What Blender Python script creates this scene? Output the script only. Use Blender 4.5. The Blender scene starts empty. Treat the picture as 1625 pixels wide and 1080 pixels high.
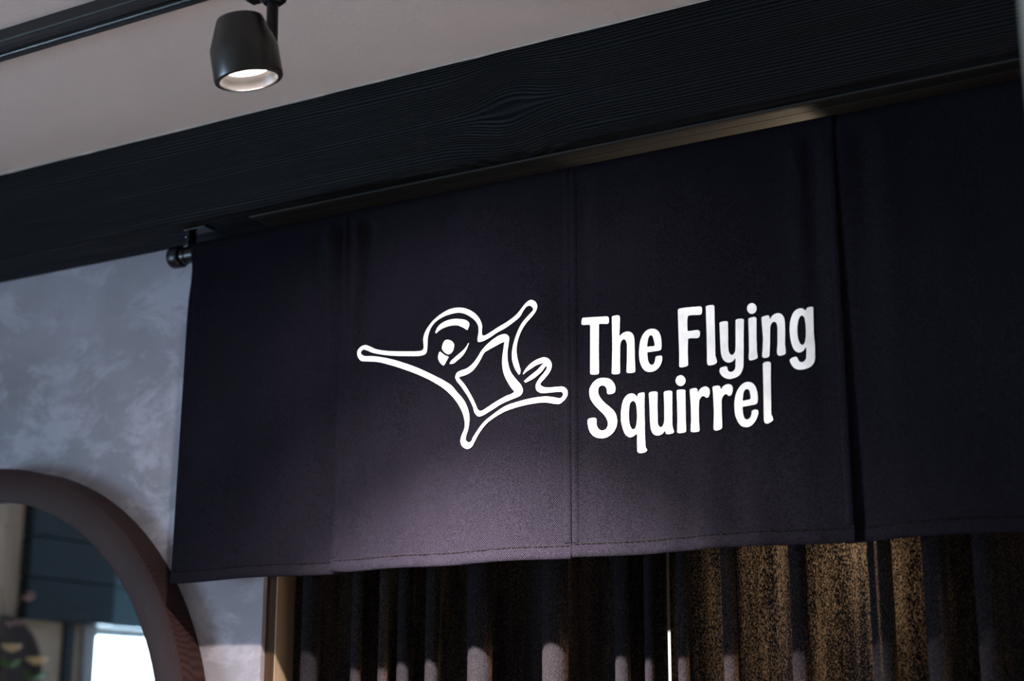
import bpy, bmesh, math, random
from mathutils import Vector, Matrix, noise
from mathutils.geometry import delaunay_2d_cdt

scene = bpy.context.scene
C = scene.collection
R = math.radians
CZ = 1.55                                     # eye height of the camera

# ---------------------------------------------------------------- camera
cam_d = bpy.data.cameras.new('camera')
cam = bpy.data.objects.new('camera', cam_d); C.objects.link(cam)
cam.location = (0, 0, CZ)
cam.rotation_euler = (R(90+14.2), 0, R(29.9))
cam_d.sensor_width = 36.0
cam_d.lens = 2446.0/1625.0*36.0
cam_d.clip_start = 0.05
cam_d.dof.use_dof = True
cam_d.dof.focus_distance = 2.43
cam_d.dof.aperture_fstop = 2.8
scene.camera = cam

# ---------------------------------------------------------------- daylight, lamps' common levels, exposure
WORLD_STRENGTH = 27.0
w = bpy.data.worlds.new('overcast_sky'); scene.world = w; w.use_nodes = True
bg = w.node_tree.nodes['Background']
bg.inputs['Color'].default_value = (0.58, 0.77, 1.0, 1)
bg.inputs['Strength'].default_value = WORLD_STRENGTH
WIN = dict(x=-4.2, y0=-2.3, y1=0.055, z0=0.75, z1=1.925)          # the window in the left wall
pd = bpy.data.lights.new('window_portal', 'AREA'); pd.shape = 'RECTANGLE'
pd.size = WIN['y1']-WIN['y0']; pd.size_y = WIN['z1']-WIN['z0']; pd.cycles.is_portal = True
po = bpy.data.objects.new('window_portal', pd); C.objects.link(po)
po.location = (WIN['x']-0.17, (WIN['y0']+WIN['y1'])/2, (WIN['z0']+WIN['z1'])/2)
po.rotation_euler = (R(90), 0, R(-90))

vs = scene.view_settings
scene.display_settings.display_device = 'sRGB'
vs.view_transform = 'Standard'; vs.look = 'None'; vs.exposure = 0.0; vs.gamma = 1.0; vs.use_curve_mapping = False
SPOT_CORE, SPOT_MID, SPOT_SPILL = 1850.0, 230.0, 20.0   # watts of the track spotlight: narrow core, wider beam, soft spill
BACK_UP, BACK_SPOT = 24.0, 9.0             # watts of the pendant in the room behind the curtain

# ---------------------------------------------------------------- node helpers and materials
def new_mat(name):
    m = bpy.data.materials.new(name); m.use_nodes = True
    nt = m.node_tree; b = nt.nodes['Principled BSDF']
    return m, nt, b
def nd(nt, kind, **kw):
    n = nt.nodes.new(kind)
    for k, v in kw.items():
        if k in n.inputs: n.inputs[k].default_value = v
        else: setattr(n, k, v)
    return n
def mapped(nt, scale=(1, 1, 1), rot=(0, 0, 0), src='Object'):
    tc = nd(nt, 'ShaderNodeTexCoord'); mp = nd(nt, 'ShaderNodeMapping')
    mp.inputs['Scale'].default_value = scale; mp.inputs['Rotation'].default_value = rot
    nt.links.new(tc.outputs[src], mp.inputs['Vector']); return mp.outputs['Vector']
def noise_tex(nt, vec, scale, detail=4, rough=.55, dist=0):
    n = nd(nt, 'ShaderNodeTexNoise', Scale=scale, Detail=detail, Roughness=rough, Distortion=dist)
    nt.links.new(vec, n.inputs['Vector']); return n.outputs['Fac']
def ramp(nt, fac, stops):
    r = nd(nt, 'ShaderNodeValToRGB'); e = r.color_ramp.elements
    while len(e) < len(stops): e.new(0.5)
    for el, (p, c) in zip(e, stops):
        el.position = p; el.color = (*c, 1) if len(c) == 3 else c
    nt.links.new(fac, r.inputs['Fac']); return r.outputs['Color']
def mix(nt, fac, a, b, mode='MIX'):
    n = nd(nt, 'ShaderNodeMix', data_type='RGBA', blend_type=mode)
    for s, v in ((0, fac), (6, a), (7, b)):
        if hasattr(v, 'is_output'): nt.links.new(v, n.inputs[s])
        else: n.inputs[s].default_value = v if s == 0 else ((*v, 1) if len(v) == 3 else v)
    return n.outputs[2]
def math_n(nt, op, a, b=None, c=None):
    n = nd(nt, 'ShaderNodeMath', operation=op)
    for i, v in enumerate((a, b, c)):
        if v is None: continue
        if hasattr(v, 'is_output'): nt.links.new(v, n.inputs[i])
        else: n.inputs[i].default_value = v
    return n.outputs[0]
def bump(nt, b, h, strength, dist):
    n = nd(nt, 'ShaderNodeBump', Strength=strength, Distance=dist)
    nt.links.new(h, n.inputs['Height']); nt.links.new(n.outputs['Normal'], b.inputs['Normal']); return n
def flat(name, col, rough=.6, metal=0, spec=.5):
    m, nt, b = new_mat(name)
    v = noise_tex(nt, mapped(nt), 30, 3)
    c = ramp(nt, v, [(.3, tuple(x*.88 for x in col)), (.7, tuple(min(1, x*1.08) for x in col))])
    nt.links.new(c, b.inputs['Base Color'])
    b.inputs['Roughness'].default_value = rough; b.inputs['Metallic'].default_value = metal
    b.inputs['Specular IOR Level'].default_value = spec
    return m
def plaster(name, dark, light, grain=1.0, patch=2.2):
    m, nt, b = new_mat(name)
    v = mapped(nt)
    big = noise_tex(nt, v, patch, 5, .6, .6)
    str_ = noise_tex(nt, mapped(nt, (6.5, 6.5, 11), (0, R(-24), 0)), 1.0, 7, .72, .35)
    base = ramp(nt, big, [(.36, dark), (.64, tuple((a+c)/2 for a, c in zip(dark, light)))])
    mask = ramp(nt, str_, [(.50, (0, 0, 0)), (.61, (1, 1, 1))])
    sm = nd(nt, 'ShaderNodeRGBToBW'); nt.links.new(mask, sm.inputs[0])
    f = math_n(nt, 'MULTIPLY', sm.outputs[0], .70*grain)
    nt.links.new(mix(nt, f, base, light), b.inputs['Base Color'])
    fine = noise_tex(nt, v, 90, 4, .6)
    h = math_n(nt, 'ADD', math_n(nt, 'MULTIPLY', fine, .3), math_n(nt, 'MULTIPLY', str_, .8))
    bump(nt, b, h, .35, .004)
    b.inputs['Roughness'].default_value = .82; b.inputs['Specular IOR Level'].default_value = .25
    return m
def wood(name, dark, light, scale=60, rough=.5, axis='X', bstr=.4, knot=None, spec=.4):
    """long grain along the given axis; knot = (x, z, size) in object coordinates bends the grain round itself"""
    m, nt, b = new_mat(name)
    tc = nd(nt, 'ShaderNodeTexCoord')
    vec = tc.outputs['Object']
    sep = nd(nt, 'ShaderNodeSeparateXYZ'); nt.links.new(vec, sep.inputs[0])
    x, y, z = sep.outputs
    if axis == 'Z': x, z = z, x
    if knot:
        kx, kz, ks = knot
        dx = math_n(nt, 'DIVIDE', math_n(nt, 'SUBTRACT', x, kx), ks*1.25)
        dz = math_n(nt, 'DIVIDE', math_n(nt, 'SUBTRACT', z, kz), ks)
        r2 = math_n(nt, 'ADD', math_n(nt, 'MULTIPLY', dx, dx), math_n(nt, 'MULTIPLY', dz, dz))
        g = math_n(nt, 'POWER', 2.718, math_n(nt, 'MULTIPLY', r2, -1.0))
        z = math_n(nt, 'ADD', kz, math_n(nt, 'MULTIPLY', math_n(nt, 'SUBTRACT', z, kz), math_n(nt, 'SUBTRACT', 1.0, math_n(nt, 'MULTIPLY', g, .78))))
    cmb = nd(nt, 'ShaderNodeCombineXYZ')
    nt.links.new(math_n(nt, 'MULTIPLY', x, .06), cmb.inputs[0])
    nt.links.new(math_n(nt, 'MULTIPLY', y, 1.0), cmb.inputs[1]); nt.links.new(z, cmb.inputs[2])
    wob = noise_tex(nt, cmb.outputs[0], 9, 3, .5)
    zz = math_n(nt, 'ADD', z, math_n(nt, 'MULTIPLY', wob, .05))
    cmb2 = nd(nt, 'ShaderNodeCombineXYZ')
    nt.links.new(math_n(nt, 'MULTIPLY', x, .03), cmb2.inputs[0]); nt.links.new(y, cmb2.inputs[1]); nt.links.new(zz, cmb2.inputs[2])
    wv = nd(nt, 'ShaderNodeTexWave', Scale=scale, Distortion=1.5, Detail=3.0)
    wv.inputs['Detail Scale'].default_value = 1.2; wv.bands_direction = 'Z'
    nt.links.new(cmb2.outputs[0], wv.inputs['Vector'])
    fib = noise_tex(nt, cmb2.outputs[0], 260, 3, .6)
    h = math_n(nt, 'ADD', math_n(nt, 'MULTIPLY', wv.outputs['Fac'], .8), math_n(nt, 'MULTIPLY', fib, .35))
    broad = noise_tex(nt, cmb2.outputs[0], 14, 3, .5)
    cl = noise_tex(nt, mapped(nt, (2.2, 2.2, 7)), 1.0, 4, .6)
    t = math_n(nt, 'ADD', math_n(nt, 'MULTIPLY', h, .5), math_n(nt, 'ADD', math_n(nt, 'MULTIPLY', broad, .25), math_n(nt, 'MULTIPLY', cl, .36)))
    nt.links.new(ramp(nt, t, [(.38, dark), (.82, light)]), b.inputs['Base Color'])
    bump(nt, b, h, bstr, .0025)
    b.inputs['Roughness'].default_value = rough; b.inputs['Specular IOR Level'].default_value = spec
    return m
def weave_cloth(name, warp, weft, pitch=.0030, bstr=.5, sheen=.15):
    """plain-weave cloth: over/under threads in x and z"""
    m, nt, b = new_mat(name)
    tc = nd(nt, 'ShaderNodeTexCoord'); sep = nd(nt, 'ShaderNodeSeparateXYZ')
    nt.links.new(tc.outputs['Object'], sep.inputs[0])
    slub = noise_tex(nt, mapped(nt, (40, 40, 400)), 1.0, 2)
    k = 2*math.pi/pitch
    sx = math_n(nt, 'SINE', math_n(nt, 'ADD', math_n(nt, 'MULTIPLY', sep.outputs[0], k), math_n(nt, 'MULTIPLY', slub, 2.0)))
    sz = math_n(nt, 'SINE', math_n(nt, 'MULTIPLY', sep.outputs[2], k))
    chk = math_n(nt, 'MULTIPLY', sx, sz)
    rnd = noise_tex(nt, mapped(nt, (1, 1, 1)), 420, 2, .6)
    t = math_n(nt, 'ADD', math_n(nt, 'MULTIPLY', chk, .42), rnd)
    col = ramp(nt, t, [(.36, warp), (.74, weft)])
    fade = noise_tex(nt, mapped(nt, (5, 5, 2.5)), 1.0, 4, .6)
    nt.links.new(mix(nt, 1.0, col, ramp(nt, fade, [(.3, (.78, .78, .8)), (.7, (1.15, 1.12, 1.1))]), 'MULTIPLY'), b.inputs['Base Color'])
    wr = noise_tex(nt, mapped(nt, (14, 14, 5)), 1.0, 3, .5)
    h = math_n(nt, 'ADD', math_n(nt, 'MULTIPLY', t, .5), math_n(nt, 'MULTIPLY', wr, 2.2))
    bump(nt, b, h, bstr, .0012)
    b.inputs['Roughness'].default_value = .95; b.inputs['Specular IOR Level'].default_value = .05
    b.inputs['Sheen Weight'].default_value = sheen; b.inputs['Sheen Roughness'].default_value = .5
    b.inputs['Sheen Tint'].default_value = (.5, .45, .55, 1)
    return m
def emitter(name, col, s):
    m = bpy.data.materials.new(name); m.use_nodes = True; nt = m.node_tree
    nt.nodes.remove(nt.nodes['Principled BSDF'])
    e = nd(nt, 'ShaderNodeEmission', Strength=s); e.inputs['Color'].default_value = (*col, 1)
    nt.links.new(e.outputs[0], nt.nodes['Material Output'].inputs['Surface']); return m

M = {}
M['plaster_grey'] = plaster('grey_trowelled_plaster', (.215, .21, .24), (.39, .385, .45))
M['plaster_ceiling'] = plaster('ceiling_plaster', (.45, .43, .44), (.52, .50, .51), .35, 1.4)
M['plaster_beige'] = plaster('beige_plaster', (.42, .38, .32), (.50, .46, .40), .5)
M['floorboard'] = wood('floor_boards', (.17, .14, .115), (.27, .225, .19), 22, .35)
M['beam'] = wood('blackened_beam_wood', (.0003, .0004, .0006), (.0038, .0066, .0112), 64, .6, 'X', .85, (1.31, .080, .060), .14)
M['dark_board'] = wood('dark_blue_black_board', (.003, .010, .018), (.012, .036, .058), 20, .4)
M['jamb'] = wood('tan_door_frame_wood', (.24, .175, .115), (.36, .27, .18), 26, .55, 'Z', .3)
M['jamb_shaded'] = wood('shaded_door_frame_edge_wood', (.035, .020, .010), (.06, .036, .02), 26, .7, 'Z', .3, None, .1)  # front face of the frame, its shade put into the colour
M['header'] = wood('brown_header_wood', (.004, .0028, .0018), (.010, .007, .0045), 20, .6, 'X', .5)
M['mirror_frame'] = wood('walnut_mirror_frame', (.020, .010, .009), (.036, .019, .018), 60, .5, 'Z', .12, None, .13)
M['noren'] = weave_cloth('navy_noren_cotton', (.0006, .0008, .0018), (.0118, .0108, .0186), .0037, .55, .0)
M['stitch'] = flat('dark_sewing_thread', (.0012, .0012, .0018), .9, 0, .1)
M['print'] = flat('white_screen_print_ink', (.86, .86, .86), .75, 0, .2)
M['black_metal'] = flat('black_powder_coat', (.005, .005, .006), .32, 0, .35)
M['black_track'] = flat('black_track_enamel', (.010, .010, .012), .35, 0, .5)
M['lamp_black'] = flat('matt_black_lamp_can', (.020, .018, .016), .30, 0, .5)
M['reflector'] = flat('dimpled_silver_reflector', (.26, .24, .235), .45, .9)
M['lens'] = emitter('lit_lamp_lens', (1, .90, .80), 9)
M['chrome'] = flat('bright_screw_steel', (.8, .8, .82), .2, 1)
M['caulk'] = flat('pale_caulk', (.42, .40, .39), .7)
M['white_paint'] = flat('white_painted_wood', (.30, .36, .42), .5)
M['lit_board'] = flat('lit_blue_board', (.07, .15, .21), .5)  # dark boards where daylight catches them, painted in a paler tone
M['cabinet'] = wood('cabinet_wood', (.10, .06, .035), (.20, .12, .07), 18, .45)
m, nt, b = new_mat('mirror_silvering')
b.inputs['Metallic'].default_value = 1; b.inputs['Roughness'].default_value = .015
sm_ = noise_tex(nt, mapped(nt), 3, 3)
nt.links.new(ramp(nt, sm_, [(.3, (.86, .89, .90)), (.7, (.90, .92, .93))]), b.inputs['Base Color'])
M['mirror'] = m
m = bpy.data.materials.new('window_glass'); m.use_nodes = True; nt = m.node_tree; nt.nodes.remove(nt.nodes['Principled BSDF'])
tr = nd(nt, 'ShaderNodeBsdfTransparent'); gl = nd(nt, 'ShaderNodeBsdfGlossy', Roughness=.02); mx = nd(nt, 'ShaderNodeMixShader')
mx.inputs[0].default_value = .06; tr.inputs[0].default_value = (.94, .97, .97, 1)
nt.links.new(tr.outputs[0], mx.inputs[1]); nt.links.new(gl.outputs[0], mx.inputs[2]); nt.links.new(mx.outputs[0], nt.nodes['Material Output'].inputs[0])
M['glass'] = m
# heavy door curtain: dark diffuse cloth, open weave lets warm light through in specks
m, nt, b = new_mat('open_weave_door_curtain')
v = mapped(nt, (1, 1, .55))
sp = noise_tex(nt, v, 520, 2, .7)
col = noise_tex(nt, mapped(nt, (30, 30, 2)), 1.0, 4, .6)
nt.links.new(ramp(nt, sp, [(.3, (.0035, .0037, .006)), (.75, (.0105, .010, .0125))]), b.inputs['Base Color'])
b.inputs['Roughness'].default_value = .95; b.inputs['Specular IOR Level'].default_value = .05
bump(nt, b, sp, .6, .0015)
tl = nd(nt, 'ShaderNodeBsdfTranslucent')
spk = ramp(nt, math_n(nt, 'ADD', math_n(nt, 'MULTIPLY', sp, .60), math_n(nt, 'MULTIPLY', col, .40)), [(.47, (.001, .001, .001)), (.66, (.34, .26, .185))])
nt.links.new(spk, tl.inputs['Color'])
ad = nd(nt, 'ShaderNodeAddShader')
nt.links.new(b.outputs[0], ad.inputs[0]); nt.links.new(tl.outputs[0], ad.inputs[1]); nt.links.new(ad.outputs[0], nt.nodes['Material Output'].inputs[0])
M['drape'] = m

# ---------------------------------------------------------------- mesh helpers (world coordinates in, local meshes out)
def origin_of(p):
    o = Vector((0, 0, 0))
    while p is not None:
        o += p.location; p = p.parent
    return o
def obj(name, verts, faces, mat, parent=None, smooth=False, at=None, bevel=0, seg=2):
    me = bpy.data.meshes.new(name)
    org = origin_of(parent) if parent else Vector(at if at else (0, 0, 0))
    me.from_pydata([Vector(v)-org for v in verts], [], faces); me.update()
    bm = bmesh.new(); bm.from_mesh(me); bmesh.ops.recalc_face_normals(bm, faces=bm.faces)
    if bevel:
        es = [e for e in bm.edges if len(e.link_faces) == 2 and e.calc_face_angle(0) > .6]
        bmesh.ops.bevel(bm, geom=es, offset=bevel, segments=seg, affect='EDGES', profile=.6)
    bm.to_mesh(me); bm.free()
    if smooth:
        for p in me.polygons: p.use_smooth = True
    me.materials.append(M[mat] if isinstance(mat, str) else mat)
    o = bpy.data.objects.new(name, me); C.objects.link(o)
    if parent: o.parent = parent
    else: o.location = org
    return o
def tag(o, label=None, cat=None, kind=None, group=None):
    if label: o['label'] = label
    if cat: o['category'] = cat
    if kind: o['kind'] = kind
    if group: o['group'] = group
    return o
def thing(name, loc, label, cat, kind=None, group=None):
    o = bpy.data.objects.new(name, None); C.objects.link(o); o.location = loc; o.empty_display_size = .05
    return tag(o, label, cat, kind, group)
def boxvf(x0, x1, y0, y1, z0, z1):
    v = [(x, y, z) for x in (x0, x1) for y in (y0, y1) for z in (z0, z1)]
    return v, [(0, 1, 3, 2), (4, 6, 7, 5), (0, 4, 5, 1), (2, 3, 7, 6), (0, 2, 6, 4), (1, 5, 7, 3)]
def box(name, ext, mat, parent=None, bevel=.0, at=None, seg=2):
    v, f = boxvf(*ext)
    if at is None and parent is None: at = ((ext[0]+ext[1])/2, (ext[2]+ext[3])/2, ext[4])
    return obj(name, v, f, mat, parent, at=at, bevel=bevel, seg=seg)
def boxes(name, exts, mat, parent=None, at=None, bevel=0):
    V, F = [], []
    for e in exts:
        v, f = boxvf(*e); n = len(V); V += v; F += [tuple(i+n for i in q) for q in f]
    return obj(name, V, F, mat, parent, at=at, bevel=bevel)
def lathe(name, prof, base, axis, mat, parent=None, n=40, closed=False, smooth=True, at=None):
    """prof: (radius, height along axis) pairs"""
    ax = Vector(axis).normalized(); u = ax.orthogonal().normalized(); w_ = ax.cross(u); base = Vector(base)
    V, F = [], []
    for r, h in prof:
        for i in range(n):
            a = 2*math.pi*i/n; V.append(base+ax*h+(u*math.cos(a)+w_*math.sin(a))*r)
    k = len(prof)
    for j in range(k-1 if not closed else k):
        j2 = (j+1) % k
        for i in range(n):
            i2 = (i+1) % n; F.append((j*n+i, j*n+i2, j2*n+i2, j2*n+i))
    if not closed:
        F.append(tuple(range(n))[::-1]); F.append(tuple((k-1)*n+i for i in range(n)))
    o = obj(name, V, F, mat, parent, smooth, at=at)
    if smooth: sharp(o)
    return o
def sharp(o, ang=32):
    me = o.data; bm = bmesh.new(); bm.from_mesh(me)
    for e in bm.edges:
        if len(e.link_faces) == 2 and e.calc_face_angle(0) > R(ang): e.smooth = False
    bm.to_mesh(me); bm.free()
def tube(name, pts, r, mat, parent=None, n=10, at=None, radii=None):
    V, F = [], []; P = [Vector(p) for p in pts]
    for i, p in enumerate(P):
        t = (P[min(i+1, len(P)-1)]-P[max(i-1, 0)]).normalized()
        u = t.orthogonal().normalized() if i == 0 else (u-t*u.dot(t)).normalized()
        w_ = t.cross(u); rr = radii[i] if radii else r
        for k in range(n):
            a = 2*math.pi*k/n; V.append(p+(u*math.cos(a)+w_*math.sin(a))*rr)
    for i in range(len(P)-1):
        for k in range(n):
            k2 = (k+1) % n; F.append((i*n+k, i*n+k2, (i+1)*n+k2, (i+1)*n+k))
    F.append(tuple(range(n))[::-1]); F.append(tuple((len(P)-1)*n+k for k in range(n)))
    o = obj(name, V, F, mat, parent, True, at=at); sharp(o, 50); return o
# ---- noren cloth: depth of the hanging cloth (metres, + is away from the room) ----
NOREN_Y = 2.08
NTOP, NBOT = 2.4405, 1.8036
PANELS = [(-1.894, -1.520, 0.0042), (-1.5385, -1.0905, 0.0), (-1.0905, -0.650, 0.0006), (-0.668, -0.292, 0.004)]
def gau(v, c, s):
    return math.exp(-((v-c)/s)**2)
def cloth_depth(k, x, z):
    h = (z-NBOT)/(NTOP-NBOT)                 # 0 hem .. 1 top
    up = max(0.0, h)**1.5
    d = 0.0
    d += 0.0022*math.sin(x*17+0.6)*(0.4+0.6*(1-h))
    if k == 0:
        d += up*(0.012*math.sin((x+1.55)*95)*gau(x, -1.555, .045) + 0.003*math.sin(x*38))
        d += 0.006*gau(x, -1.894, .018)*(0.4+0.6*h)
        d += 0.010*(1-h)*gau(x, -1.50, .10)
    elif k == 1:
        g = gau(x, -1.505, .035)
        d += g*(0.0135*math.sin((x+1.5385)*125+3.2*(1-h)))*up
        d += 0.003*gau(x, -1.30, .05)*up*math.sin(x*70)
        d += 0.0035*gau(x, -1.105, .02)*(.35+.65*h)
        d -= 0.0055*(1-h)**1.3
    elif k == 2:
        d += 0.005*gau(x, -1.066, .014)*(.3+.7*h) - 0.003*gau(x, -1.040, .014)*up
        d += 0.007*math.sin((x+0.70)*110)*gau(x, -0.685, .035)*up
        d += 0.0022*math.sin(x*82)*(1-h)**3*gau(x, -.85, .14)
        d -= 0.004*(1-h)
    else:
        d += 0.006*math.sin((x+0.63)*80)*gau(x, -0.61, .05)*up + 0.004*math.sin(x*26)*(1-h)
    d = PANELS[k][2]+d*min(1.0, max(0.0, (NTOP-z-.020)/.03))
    # the sleeve wraps the rod (sleeve radius 22.5 mm)
    t = z-(NTOP-0.0225)
    if t > 0:
        d += 0.0225-math.sqrt(max(0.0, 0.0225**2-min(t, .0225)**2))
    return d
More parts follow.
